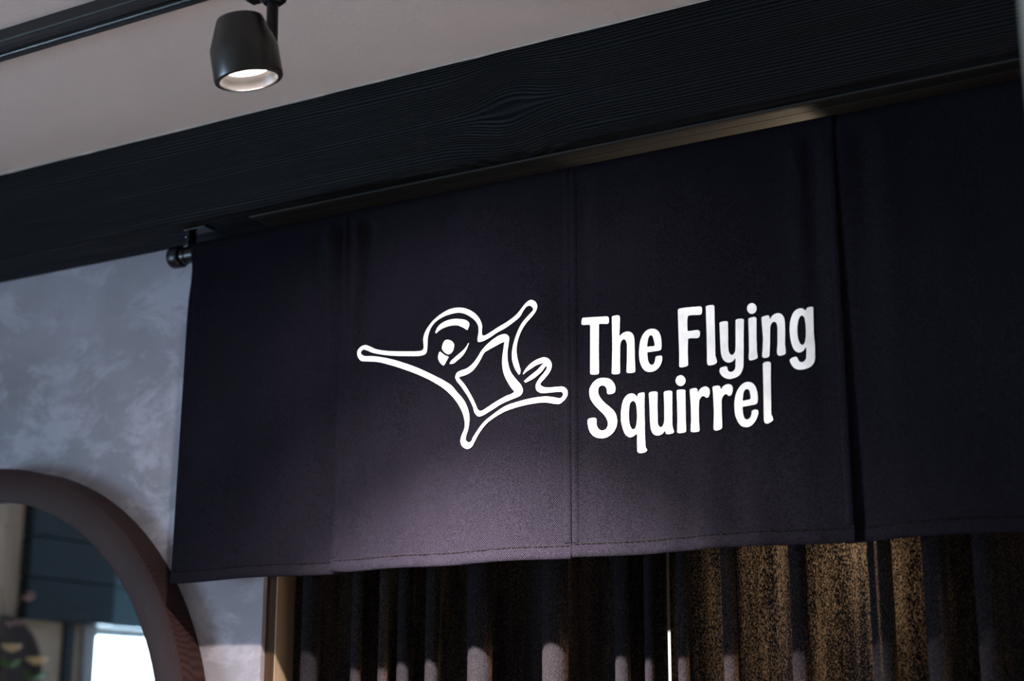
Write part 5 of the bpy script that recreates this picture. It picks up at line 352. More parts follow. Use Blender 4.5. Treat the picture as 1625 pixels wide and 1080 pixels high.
EMBLEM_STROKES = {
 'outline': (0, '-1179.3,2098.4,-1181.2,2098.6 -1178.6,2100.3,-1183.1,2101.3 -1177.9,2102.2,-1185,2104 -1177.6,2104.4,-1186.8,2106.8 -1177.9,2106.3,-1188.1,2109.4 -1178.5,2108.4,-1189.3,2112 -1179.4,2110.7,-1190.4,2114.7 -1180.2,2113.2,-1191.3,2117.4 -1180.7,2115.1,-1191.8,2119.1 -1181.3,2117.2,-1192.3,2120.7 -1181.9,2119.3,-1192.7,2122.3 -1182.5,2121.6,-1193,2124 -1183.1,2123.8,-1193.3,2125.6 -1183.6,2126,-1193.5,2127.4 -1184,2128,-1193.6,2129.2 -1184.4,2130.3,-1193.6,2131.4 -1184.7,2132.6,-1193.6,2133.8 -1184.9,2134.7,-1193.4,2136.2 -1185,2136.9,-1193.1,2138.7 -1185.1,2139,-1192.8,2141.1 -1185,2141.1,-1192.4,2143.5 -1184.9,2143.3,-1191.9,2145.7 -1184.7,2145.4,-1191.4,2148 -1184.4,2147.5,-1190.8,2150.2 -1184.1,2149.6,-1190.1,2152.3 -1183.6,2151.7,-1189.4,2154.5 -1183,2153.9,-1188.6,2156.8 -1182.5,2155.8,-1188,2158.7 -1181.8,2157.7,-1187.3,2160.6 -1181.1,2159.6,-1186.5,2162.5 -1180.3,2161.6,-1185.8,2164.5 -1179.5,2163.5,-1184.9,2166.4 -1178.6,2165.4,-1184.1,2168.3 -1177.7,2167.3,-1183.2,2170.2 -1176.7,2169.1,-1182.3,2171.9 -1175.7,2170.9,-1181.3,2173.8 -1174.5,2172.7,-1180.3,2175.6 -1173.3,2174.4,-1179.2,2177.4 -1172.1,2176.1,-1178,2179.2 -1170.8,2177.8,-1176.9,2180.8 -1169.4,2179.4,-1175.6,2182.5 -1168,2181,-1174.4,2184 -1166.6,2182.6,-1173.1,2185.4 -1165,2184,-1171.8,2186.8 -1163.3,2185.5,-1170.4,2188.1 -1161.6,2186.9,-1169.1,2189.3 -1160,2188.4,-1167.7,2190.5 -1158.4,2189.8,-1166.3,2191.7 -1157,2191.2,-1164.9,2193 -1155.5,2192.7,-1163.3,2194.3 -1154,2194.2,-1161.7,2195.7 -1152.6,2195.7,-1160,2197.1 -1151.4,2197.2,-1158.4,2198.4 -1150.3,2198.8,-1157.1,2199.5 -1149.4,2200.4,-1156.2,2200.6 -1148.7,2202.1,-1155.6,2201.4 -1148.1,2203.9,-1155.3,2202 -1147.8,2205.7,-1155.3,2202.6 -1147.8,2207.4,-1155.4,2203.4 -1148.2,2209.5,-1155.8,2204.4 -1149,2211.6,-1156.5,2205.6 -1150.1,2213.5,-1157.3,2206.7 -1151.5,2215.2,-1158.3,2207.7 -1153.2,2216.5,-1159.2,2208.4 -1155.2,2217.7,-1160.2,2209 -1157.4,2218.5,-1161.4,2209.5 -1159.4,2218.9,-1162.5,2209.7 -1161.3,2218.8,-1163.9,2209.6 -1163.1,2218.2,-1165.3,2209.3 -1164.9,2217.4,-1166.7,2208.7 -1166.5,2216.5,-1168.1,2207.9 -1168.2,2215.3,-1169.6,2206.7 -1169.8,2214,-1171,2205 -1171.3,2212.4,-1172.3,2203.2 -1172.9,2210.8,-1173.7,2201.4 -1174.3,2209.4,-1174.7,2200 -1175.7,2207.9,-1175.6,2198.5 -1177.2,2206.3,-1176.6,2197 -1178.7,2204.7,-1177.6,2195.5 -1180.2,2203.1,-1178.7,2194.1 -1181.7,2201.7,-1180,2192.7 -1183.3,2200.2,-1181.8,2191.3 -1185,2198.8,-1183.8,2189.9 -1186.7,2197.5,-1185.9,2188.6 -1188.5,2196.1,-1188.1,2187.4 -1190.4,2194.8,-1190.4,2186.1 -1192,2193.8,-1192.1,2185.1 -1193.7,2192.9,-1193.8,2184.1 -1195.5,2191.9,-1195.6,2183.1 -1197.3,2190.9,-1197.4,2182.1 -1199.2,2190,-1199.2,2181.2 -1201.1,2189,-1201.1,2180.2 -1203,2188.1,-1202.9,2179.3 -1204.9,2187.2,-1204.8,2178.4 -1206.9,2186.3,-1206.8,2177.6 -1208.8,2185.5,-1208.8,2176.8 -1210.9,2184.7,-1210.9,2176.1 -1212.9,2183.9,-1212.9,2175.4 -1215,2183.1,-1215,2174.7 -1217,2182.2,-1217.1,2174 -1219.1,2181.4,-1219.1,2173.3 -1221.2,2180.6,-1221.1,2172.5 -1223.3,2179.6,-1223,2171.7 -1225.4,2178.7,-1224.9,2170.8 -1227.6,2177.6,-1226.7,2169.9 -1229.8,2176.6,-1228.6,2169 -1231.9,2175.7,-1230.4,2168.1 -1234,2174.7,-1232.2,2167.2 -1235.9,2173.9,-1234,2166.4 -1237.6,2173.2,-1235.9,2165.6 -1240.1,2172.2,-1238.8,2164.5 -1242.2,2171.4,-1241.7,2163.4 -1244.2,2170.8,-1244.6,2162.4 -1245.9,2170.6,-1247.4,2161.7 -1248,2171,-1252.2,2160.9 -1249.5,2172.5,-1256.1,2161.1 -1249.9,2174.2,-1257.2,2162.1 -1250,2176.3,-1257.7,2163.5 -1250.1,2178.5,-1257.9,2165.5 -1250,2180.7,-1257.8,2168.3 -1249.8,2182.9,-1257.1,2171.9 -1249.6,2185.1,-1256.4,2175.7 -1249.7,2187.3,-1256.1,2179.2 -1250,2189.2,-1256.2,2182 -1250.5,2191,-1256.4,2184.7 -1251.1,2192.9,-1256.8,2187.2 -1251.9,2194.9,-1257.6,2189.7 -1252.8,2196.8,-1258.5,2191.8 -1253.8,2198.7,-1259.7,2193.8 -1254.9,2200.7,-1261,2195.7 -1256.3,2202.6,-1262.5,2197.6 -1257.7,2204.5,-1264.1,2199.4 -1259.3,2206.3,-1265.8,2201 -1261.1,2208.1,-1267.7,2202.6 -1263,2210,-1269.7,2204.2 -1265,2211.7,-1271.7,2205.6 -1267.1,2213.3,-1273.7,2207 -1269.2,2214.8,-1275.6,2208.2 -1271.2,2216.1,-1277.3,2209.3 -1273.4,2217.3,-1279,2210.3 -1275.7,2218.5,-1280.7,2211.2 -1277.9,2219.5,-1282.3,2212 -1280.2,2220.5,-1284.1,2212.8 -1282.5,2221.4,-1285.8,2213.5 -1284.9,2222.2,-1287.9,2214.2 -1287.3,2222.9,-1290.1,2214.8 -1289.7,2223.5,-1292.2,2215.3 -1292.2,2224,-1294.4,2215.7 -1294.9,2224.5,-1296.6,2216.1 -1297.6,2224.8,-1298.5,2216.3 -1300.4,2225.1,-1300.4,2216.4 -1303.3,2225.2,-1302.2,2216.4 -1306.2,2225.3,-1304.1,2216.4 -1309.1,2225.2,-1306,2216.3 -1311.8,2225,-1308,2216.2 -1314.3,2224.7,-1310,2216.1 -1316.6,2224.3,-1312,2216 -1318.9,2223.7,-1314,2215.8 -1321.1,2223,-1316.1,2215.6 -1323.2,2222.2,-1318.2,2215.3 -1325.4,2221.4,-1320.2,2215 -1327.5,2220.5,-1322.2,2214.6 -1329.4,2219.6,-1324.1,2214.1 -1331.4,2218.7,-1326.1,2213.5 -1333.3,2217.6,-1328.1,2212.9 -1335.2,2216.6,-1330,2212.3 -1337.1,2215.4,-1332,2211.5 -1338.9,2214.3,-1333.8,2210.7 -1340.7,2213.1,-1335.6,2209.9 -1342.4,2211.9,-1337.3,2209 -1344.2,2210.5,-1339.1,2207.9 -1346,2209,-1340.8,2206.7 -1347.8,2207.6,-1342.4,2205.4 -1349.5,2206,-1344,2204.1 -1351.1,2204.5,-1345.5,2202.7 -1352.7,2202.9,-1346.8,2201.2 -1354.1,2201.3,-1348.1,2199.8 -1355.7,2199.6,-1349.3,2198.1 -1357.1,2197.7,-1350.4,2196.4 -1358.5,2195.9,-1351.3,2194.7 -1359.7,2194,-1352.1,2192.9 -1360.8,2192.2,-1352.9,2191 -1361.8,2190.3,-1353.6,2189.2 -1362.7,2188.3,-1354.2,2187.2 -1363.4,2186.3,-1354.7,2185.2 -1363.9,2184.3,-1355.2,2183.1 -1364.3,2182.2,-1355.5,2181.1 -1364.6,2180.1,-1355.8,2179 -1364.6,2178,-1355.9,2176.9 -1364.4,2175.7,-1355.9,2174.8 -1364.1,2173.5,-1355.9,2172.7 -1363.8,2171.3,-1355.9,2170.6 -1363.6,2169.5,-1355.9,2168.5 -1363.4,2167.5,-1356.1,2165.5 -1363.2,2165.8,-1356.3,2162.4 -1363.5,2164.3,-1356.8,2159.7 -1364.4,2163,-1357.3,2157.7 -1365.7,2161.8,-1358,2156.1 -1367.3,2161,-1359.3,2154.7 -1369.1,2160.7,-1361,2153.8 -1371.2,2160.6,-1363.2,2153.2 -1373.6,2160.8,-1365.9,2152.8 -1376.2,2161,-1368.9,2152.5 -1378.4,2161.1,-1371.6,2152.5 -1380.8,2161.3,-1374.8,2152.6 -1383.4,2161.6,-1378.3,2152.9 -1386.2,2161.9,-1382,2153.3 -1389.1,2162.3,-1385.9,2153.8 -1392.1,2162.6,-1389.8,2154.3 -1395,2163,-1393.6,2154.8 -1398,2163.4,-1397.3,2155.3 -1401,2163.8,-1400.8,2155.8 -1403.5,2164.1,-1403.6,2156.1 -1406.2,2164.4,-1406.4,2156.5 -1408.8,2164.8,-1409.1,2156.9 -1411.5,2165.1,-1411.8,2157.2 -1414.3,2165.5,-1414.5,2157.6 -1417,2165.8,-1417.1,2158 -1419.7,2166.2,-1419.7,2158.5 -1422.4,2166.6,-1422.3,2158.9 -1425,2167,-1424.8,2159.3 -1427.6,2167.4,-1427.4,2159.8 -1430.4,2167.8,-1430.2,2160.3 -1433.2,2168.3,-1432.9,2160.8 -1436.1,2168.8,-1435.7,2161.4 -1438.8,2169.3,-1438.3,2161.9 -1441.5,2169.8,-1441,2162.5 -1444.1,2170.4,-1443.6,2163.1 -1446.6,2170.9,-1446.2,2163.7 -1448.9,2171.5,-1448.7,2164.3 -1451.4,2172.1,-1451.7,2165 -1453.8,2172.8,-1454.6,2165.8 -1456,2173.5,-1457.5,2166.5 -1458.1,2174.2,-1460.3,2167.3 -1460.2,2175,-1463,2168.1 -1462.3,2175.8,-1465.6,2169 -1464.5,2176.9,-1468.2,2170.1 -1466.7,2178.1,-1470.7,2171.3 -1469.1,2179.4,-1473.4,2172.6 -1471.6,2180.7,-1476.1,2173.9 -1474.4,2181.9,-1478.9,2175.2 -1477.6,2183.3,-1481.8,2176.4 -1480.8,2184.7,-1484.3,2177.5 -1483.9,2185.7,-1486.3,2178.3 -1486.5,2186.2,-1488,2178.7 -1488.8,2186.1,-1489.3,2178.6 -1490.8,2185.5,-1490.4,2178.1 -1492.6,2184.6,-1491.2,2177.5 -1494.1,2183.3,-1491.9,2176.8 -1495.5,2181.7,-1492.5,2176.1 -1496.7,2179.8,-1492.9,2175.2 -1497.7,2177.7,-1493.2,2174.3 -1498.3,2175.6,-1493.2,2173.3 -1498.5,2173.3,-1493.1,2172.4 -1498.4,2170.9,-1492.7,2171.5 -1498.1,2168.6,-1492.1,2170.6 -1497.6,2166.4,-1491.3,2169.7 -1496.8,2164.4,-1490.1,2168.9 -1495.7,2162.5,-1488.6,2167.9 -1494.4,2160.8,-1486.7,2167.1 -1492.9,2159.5,-1484.4,2166.3 -1491.1,2158.7,-1481.4,2165.6 -1489,2158.2,-1478,2165 -1486.3,2157.8,-1474.5,2164.5 -1482.6,2157,-1471.2,2164 -1479.7,2156.3,-1469.2,2163.7 -1476.4,2155.6,-1467.2,2163.3 -1473.1,2154.9,-1465.3,2163 -1470,2154.3,-1463.4,2162.7 -1467.1,2153.9,-1461.6,2162.3 -1464.3,2153.5,-1459.7,2162 -1461.7,2153.1,-1457.7,2161.6 -1459.2,2152.7,-1455.7,2161.2 -1456.8,2152.2,-1453.7,2160.7 -1454.4,2151.6,-1451.6,2160.2 -1452,2151,-1449.3,2159.7 -1449.6,2150.4,-1447,2159.1 -1447.2,2149.6,-1444.5,2158.5 -1444.7,2148.9,-1442,2157.8 -1442.2,2148,-1439.5,2157.1 -1439.7,2147.2,-1436.9,2156.3 -1437.2,2146.3,-1434.2,2155.6 -1434.7,2145.5,-1431.6,2154.7 -1432.3,2144.6,-1429,2153.9 -1429.7,2143.7,-1426.2,2153 -1427.2,2142.8,-1423.4,2152 -1424.7,2141.9,-1420.5,2151 -1422.2,2141,-1417.6,2150 -1419.7,2140.1,-1414.7,2148.9 -1417.2,2139.1,-1411.9,2147.8 -1414.7,2138.2,-1409,2146.7 -1412.3,2137.2,-1406.1,2145.6 -1409.8,2136.2,-1403.3,2144.5 -1407.3,2135.2,-1400.5,2143.4 -1404.8,2134.2,-1397.7,2142.3 -1402.3,2133.2,-1395,2141.2 -1399.9,2132.2,-1392.3,2140.1 -1397.4,2131.2,-1389.6,2139 -1394.9,2130.2,-1387,2137.9 -1392.4,2129.2,-1384.3,2136.7 -1389.9,2128.1,-1381.7,2135.5 -1387.4,2127,-1379,2134.4 -1384.9,2125.9,-1376.4,2133.2 -1382.4,2124.8,-1373.7,2131.9 -1380,2123.7,-1371.3,2130.8 -1377.5,2122.6,-1368.8,2129.5 -1375,2121.4,-1366.3,2128.3 -1372.5,2120.2,-1363.8,2127.1 -1370,2119.1,-1361.4,2125.8 -1367.5,2117.9,-1359,2124.5 -1365.1,2116.7,-1356.6,2123.3 -1362.7,2115.5,-1354.2,2122 -1360.3,2114.3,-1351.9,2120.8 -1358,2113.1,-1349.6,2119.6 -1355.8,2111.9,-1347.3,2118.4 -1353.2,2110.6,-1344.6,2117 -1350.7,2109.2,-1342,2115.6 -1348.2,2107.8,-1339.4,2114.2 -1345.9,2106.5,-1336.8,2112.8 -1343.6,2105.1,-1334.3,2111.5 -1341.3,2103.8,-1331.8,2110.1 -1339,2102.4,-1329.3,2108.7 -1336.8,2101,-1326.8,2107.2 -1334.6,2099.6,-1324.3,2105.7 -1332.4,2098.2,-1321.7,2104.2 -1330.3,2096.8,-1319.1,2102.6 -1328.1,2095.4,-1316.6,2101 -1326,2093.9,-1314.1,2099.4 -1323.9,2092.4,-1311.7,2097.8 -1321.7,2090.8,-1309.4,2096.2 -1319.6,2089.1,-1307.4,2094.6 -1317.7,2087.5,-1306,2093.4 -1315.8,2086,-1304.7,2092.2 -1313.9,2084.3,-1303.7,2091.1 -1312,2082.6,-1302.7,2090 -1310.1,2080.8,-1301.7,2088.9 -1308.3,2079.1,-1300.8,2087.7 -1306.5,2077.4,-1299.8,2086.5 -1304.7,2075.7,-1298.7,2085.2 -1303.1,2074,-1297.4,2083.8 -1301.3,2072.1,-1295.7,2081.9 -1299.6,2070.2,-1293.7,2079.9 -1298.1,2068.3,-1291.6,2077.7 -1296.6,2066.4,-1289.5,2075.5 -1295.2,2064.6,-1287.3,2073.3 -1293.8,2062.7,-1285.3,2071 -1292.5,2060.8,-1283.5,2068.8 -1291.2,2058.9,-1281.9,2066.7 -1289.9,2056.9,-1280.5,2064.5 -1288.7,2054.9,-1279.2,2062.3 -1287.5,2052.8,-1278,2060.2 -1286.4,2050.7,-1277,2058 -1285.3,2048.7,-1276,2055.8 -1284.3,2046.6,-1275.1,2053.7 -1283.5,2044.5,-1274.4,2051.5 -1282.7,2042.4,-1273.7,2049.4 -1282,2040.2,-1273,2047.4 -1281.4,2038,-1272.5,2045.3 -1280.9,2035.9,-1272,2043.2 -1280.5,2033.8,-1271.7,2041.2 -1280.1,2031.7,-1271.4,2039 -1279.9,2029.8,-1271.3,2036.9 -1279.8,2027.4,-1271.3,2033.8 -1279.9,2025.2,-1271.5,2030.5 -1280.2,2023.1,-1272,2027.2 -1280.6,2021,-1272.5,2024.1 -1281.3,2018.8,-1273,2021.2 -1281.9,2017.1,-1273.5,2019.1 -1282.8,2015.3,-1274.1,2017.2 -1283.8,2013.6,-1274.8,2015.4 -1284.8,2011.8,-1275.4,2013.7 -1285.7,2010,-1276,2012 -1286.3,2008.2,-1276.5,2010.4 -1286.9,2006.4,-1277,2008.9 -1287.3,2004.5,-1277.5,2007.4 -1287.7,2002.6,-1277.9,2006 -1287.7,2000.7,-1278.2,2004.7 -1287.5,1998.8,-1278.3,2003.5 -1286.8,1996.6,-1278.1,2002.3 -1285.7,1994.3,-1277.7,2001.2 -1284.4,1992.2,-1277.1,2000.2 -1282.7,1990.5,-1276.4,1999.3 -1280.7,1989.1,-1275.5,1998.5 -1278.3,1987.9,-1274.5,1997.8 -1275.8,1987.1,-1273.3,1997.2 -1273.5,1986.8,-1272.2,1996.9 -1271.5,1987,-1271,1997 -1269.6,1987.6,-1269.6,1997.3 -1267.9,1988.6,-1268.4,1997.8 -1266.3,1989.8,-1267.3,1998.5 -1265,1991,-1266.6,1999.3 -1264,1992.6,-1266.2,2000.2 -1263,1994.3,-1265.8,2001.3 -1262,1996.1,-1265.3,2002.5 -1261,1997.9,-1264.7,2003.8 -1260,1999.5,-1263.9,2005 -1259,2001.1,-1262.9,2006.4 -1257.9,2002.8,-1261.8,2007.9 -1256.9,2004.5,-1260.7,2009.4 -1255.8,2006.2,-1259.5,2011 -1254.6,2008,-1258.3,2012.6 -1253.4,2009.7,-1257,2014.1 -1252.2,2011.3,-1255.8,2015.6 -1250.8,2013,-1254.6,2017.1 -1249.3,2014.7,-1253.4,2018.6 -1247.9,2016.4,-1252.1,2020.1 -1246.3,2018.1,-1250.9,2021.5 -1244.7,2019.7,-1249.6,2023 -1243.1,2021.3,-1248.2,2024.4 -1241.4,2022.9,-1246.7,2025.8 -1239.7,2024.3,-1245.1,2027.2 -1237.8,2025.7,-1243.4,2028.6 -1236,2027,-1241.6,2029.9 -1234,2028.2,-1239.7,2031.2 -1232,2029.4,-1237.7,2032.4 -1230,2030.5,-1235.6,2033.7 -1227.9,2031.6,-1233.5,2034.9 -1225.8,2032.7,-1231.3,2036.1 -1223.6,2033.7,-1229,2037.4 -1221.6,2034.7,-1226.9,2038.6 -1219.6,2035.6,-1224.8,2039.9 -1217.6,2036.5,-1222.5,2041.2 -1215.5,2037.3,-1220.2,2042.4 -1213.4,2038.2,-1217.9,2043.7 -1211.2,2039,-1215.5,2045 -1209.1,2039.7,-1213.1,2046.2 -1206.9,2040.5,-1210.7,2047.3 -1204.6,2041.2,-1208.3,2048.3 -1202.4,2041.8,-1206,2049.3 -1200.3,2042.4,-1203.8,2050 -1198.1,2042.9,-1201.6,2050.7 -1195.9,2043.4,-1199.4,2051.3 -1193.7,2043.9,-1197.1,2051.8 -1191.5,2044.3,-1194.9,2052.3 -1189.2,2044.7,-1192.7,2052.7 -1186.9,2045.1,-1190.4,2053.1 -1184.7,2045.5,-1188.2,2053.5 -1182.4,2045.8,-1185.9,2053.9 -1180.2,2046.1,-1183.7,2054.3 -1177.9,2046.5,-1181.4,2054.7 -1175.7,2046.8,-1179.2,2055 -1173.5,2047.1,-1177,2055.4 -1171.3,2047.3,-1174.8,2055.7 -1169.1,2047.6,-1172.6,2056 -1166.9,2047.8,-1170.4,2056.3 -1164.6,2048,-1168.2,2056.6 -1162.4,2048.2,-1166,2056.9 -1160.2,2048.4,-1163.8,2057.1 -1158.1,2048.5,-1161.6,2057.3 -1155.9,2048.7,-1159.4,2057.5 -1153.7,2048.7,-1157.2,2057.7 -1151.4,2048.8,-1154.8,2057.8 -1149.1,2048.9,-1152.3,2058 -1146.8,2048.9,-1149.8,2058.1 -1144.5,2048.9,-1147.3,2058.2 -1142.2,2048.9,-1144.8,2058.2 -1140,2048.8,-1142.3,2058.2 -1137.8,2048.7,-1139.9,2058.2 -1135.7,2048.6,-1137.6,2058.2 -1133.6,2048.4,-1135.4,2058.1 -1131.7,2048.2,-1133.3,2058 -1129.3,2047.7,-1130.9,2057.7 -1127,2047.2,-1128.6,2057.4 -1124.8,2046.6,-1126.4,2057 -1122.7,2046,-1124.4,2056.6 -1120.6,2045.4,-1122.3,2056.1 -1118.6,2045,-1120.2,2055.7 -1116.5,2044.6,-1117.8,2055.1 -1114.5,2044.2,-1115.3,2054.4 -1112.6,2043.9,-1112.9,2053.8 -1110.7,2043.8,-1110.6,2053.3 -1108.8,2044.2,-1108.8,2053.1 -1107.2,2044.8,-1107.6,2053.4 -1105.6,2045.7,-1106.6,2053.9 -1104.1,2046.8,-1105.8,2054.5 -1102.6,2048,-1105.1,2055.2 -1101.2,2049.3,-1104.6,2055.8 -1099.8,2050.6,-1104.1,2056.4 -1098.4,2052.1,-1103.7,2056.9 -1097.1,2053.7,-1103.5,2057.5 -1096,2055.4,-1103.4,2058.1 -1095.4,2057.1,-1103.4,2058.8 -1095.1,2059.3,-1103.6,2059.7 -1095.3,2061.6,-1104,2060.7 -1095.8,2063.8,-1104.6,2061.7 -1096.8,2065.8,-1105.4,2062.4 -1098.1,2067.4,-1106.4,2062.9 -1099.8,2068.7,-1107.6,2063.1 -1101.7,2069.9,-1108.9,2063.3 -1103.7,2070.8,-1110.4,2063.4 -1105.6,2071.4,-1112.1,2063.5 -1107.5,2071.6,-1114,2063.5 -1109.5,2071.7,-1116,2063.5 -1111.6,2071.7,-1118.1,2063.5 -1113.7,2071.8,-1120.2,2063.5 -1115.8,2071.8,-1122.3,2063.5 -1117.9,2071.8,-1124.5,2063.4 -1120.2,2071.7,-1126.7,2063.4 -1122.4,2071.7,-1129,2063.4 -1124.6,2071.7,-1131.2,2063.4 -1126.7,2071.8,-1133.3,2063.6 -1128.8,2072,-1135.5,2063.7 -1131,2072.3,-1137.6,2063.9 -1133,2072.6,-1139.7,2064.1 -1135,2073,-1141.7,2064.5 -1136.7,2073.6,-1143.5,2065.2 -1138.8,2074.7,-1145.8,2066.5 -1140.6,2076,-1147.9,2068.2 -1141.8,2077.2,-1149.5,2070.2 -1142.3,2078.7,-1150.6,2073.6 -1141.8,2080.4,-1150.7,2077.4 -1140.9,2081.5,-1150.2,2079.3 -1139.6,2082.7,-1149.2,2081.2 -1138.1,2084,-1148,2083.2 -1136.5,2085.4,-1146.6,2085.1 -1135,2086.7,-1145.2,2087 -1133.4,2088.2,-1143.3,2089.2 -1131.9,2089.7,-1141.1,2091.4 -1130.3,2091.3,-1138.9,2093.6 -1128.8,2092.9,-1136.7,2095.7 -1127.5,2094.6,-1135,2097.7 -1126.3,2096.4,-1133.5,2099.5 -1125.1,2098.2,-1132.2,2101.3 -1124.1,2100.1,-1131.2,2102.9 -1123.4,2102.1,-1130.8,2104.4 -1122.9,2103.9,-1131,2105.4 -1122.6,2105.9,-1131.5,2106.3 -1122.5,2107.9,-1132.3,2107.2 -1122.8,2109.8,-1132.9,2108 -1123.4,2111.8,-1133.3,2108.8 -1124.3,2113.8,-1133.6,2109.6 -1125.5,2115.7,-1133.9,2110.4 -1126.9,2117.3,-1134.4,2111 -1128.5,2118.7,-1135,2111.4 -1130.4,2119.8,-1135.6,2111.7 -1132.4,2120.7,-1136.4,2111.9 -1134.4,2121.4,-1137.5,2112 -1136.6,2121.7,-1139,2112 -1138.9,2121.6,-1140.9,2111.9 -1141.2,2121.2,-1143.1,2111.6 -1143.6,2120.7,-1145.3,2111.2 -1145.9,2120.1,-1147.5,2110.7 -1148,2119.5,-1149.3,2110.1 -1150,2118.8,-1151.1,2109.4 -1152.2,2117.9,-1153,2108.5 -1154.2,2117,-1154.8,2107.6 -1156.3,2116,-1156.6,2106.6 -1158.2,2114.9,-1158.4,2105.8 -1160,2113.8,-1160,2105 -1161.6,2112.7,-1161.5,2104.3 -1163.2,2111.5,-1162.9,2103.6 -1164.7,2110.2,-1164.2,2103 -1166.1,2108.9,-1165.5,2102.4 -1167.4,2107.6,-1166.7,2101.8 -1168.6,2106.2,-1167.8,2101.1 -1169.8,2104.7,-1168.9,2100.4 -1170.8,2103.2,-1169.8,2099.7 -1171.7,2101.6,-1170.7,2099 -1172.7,2100,-1171.6,2098.3 -1173.6,2098.5,-1172.5,2097.6'),
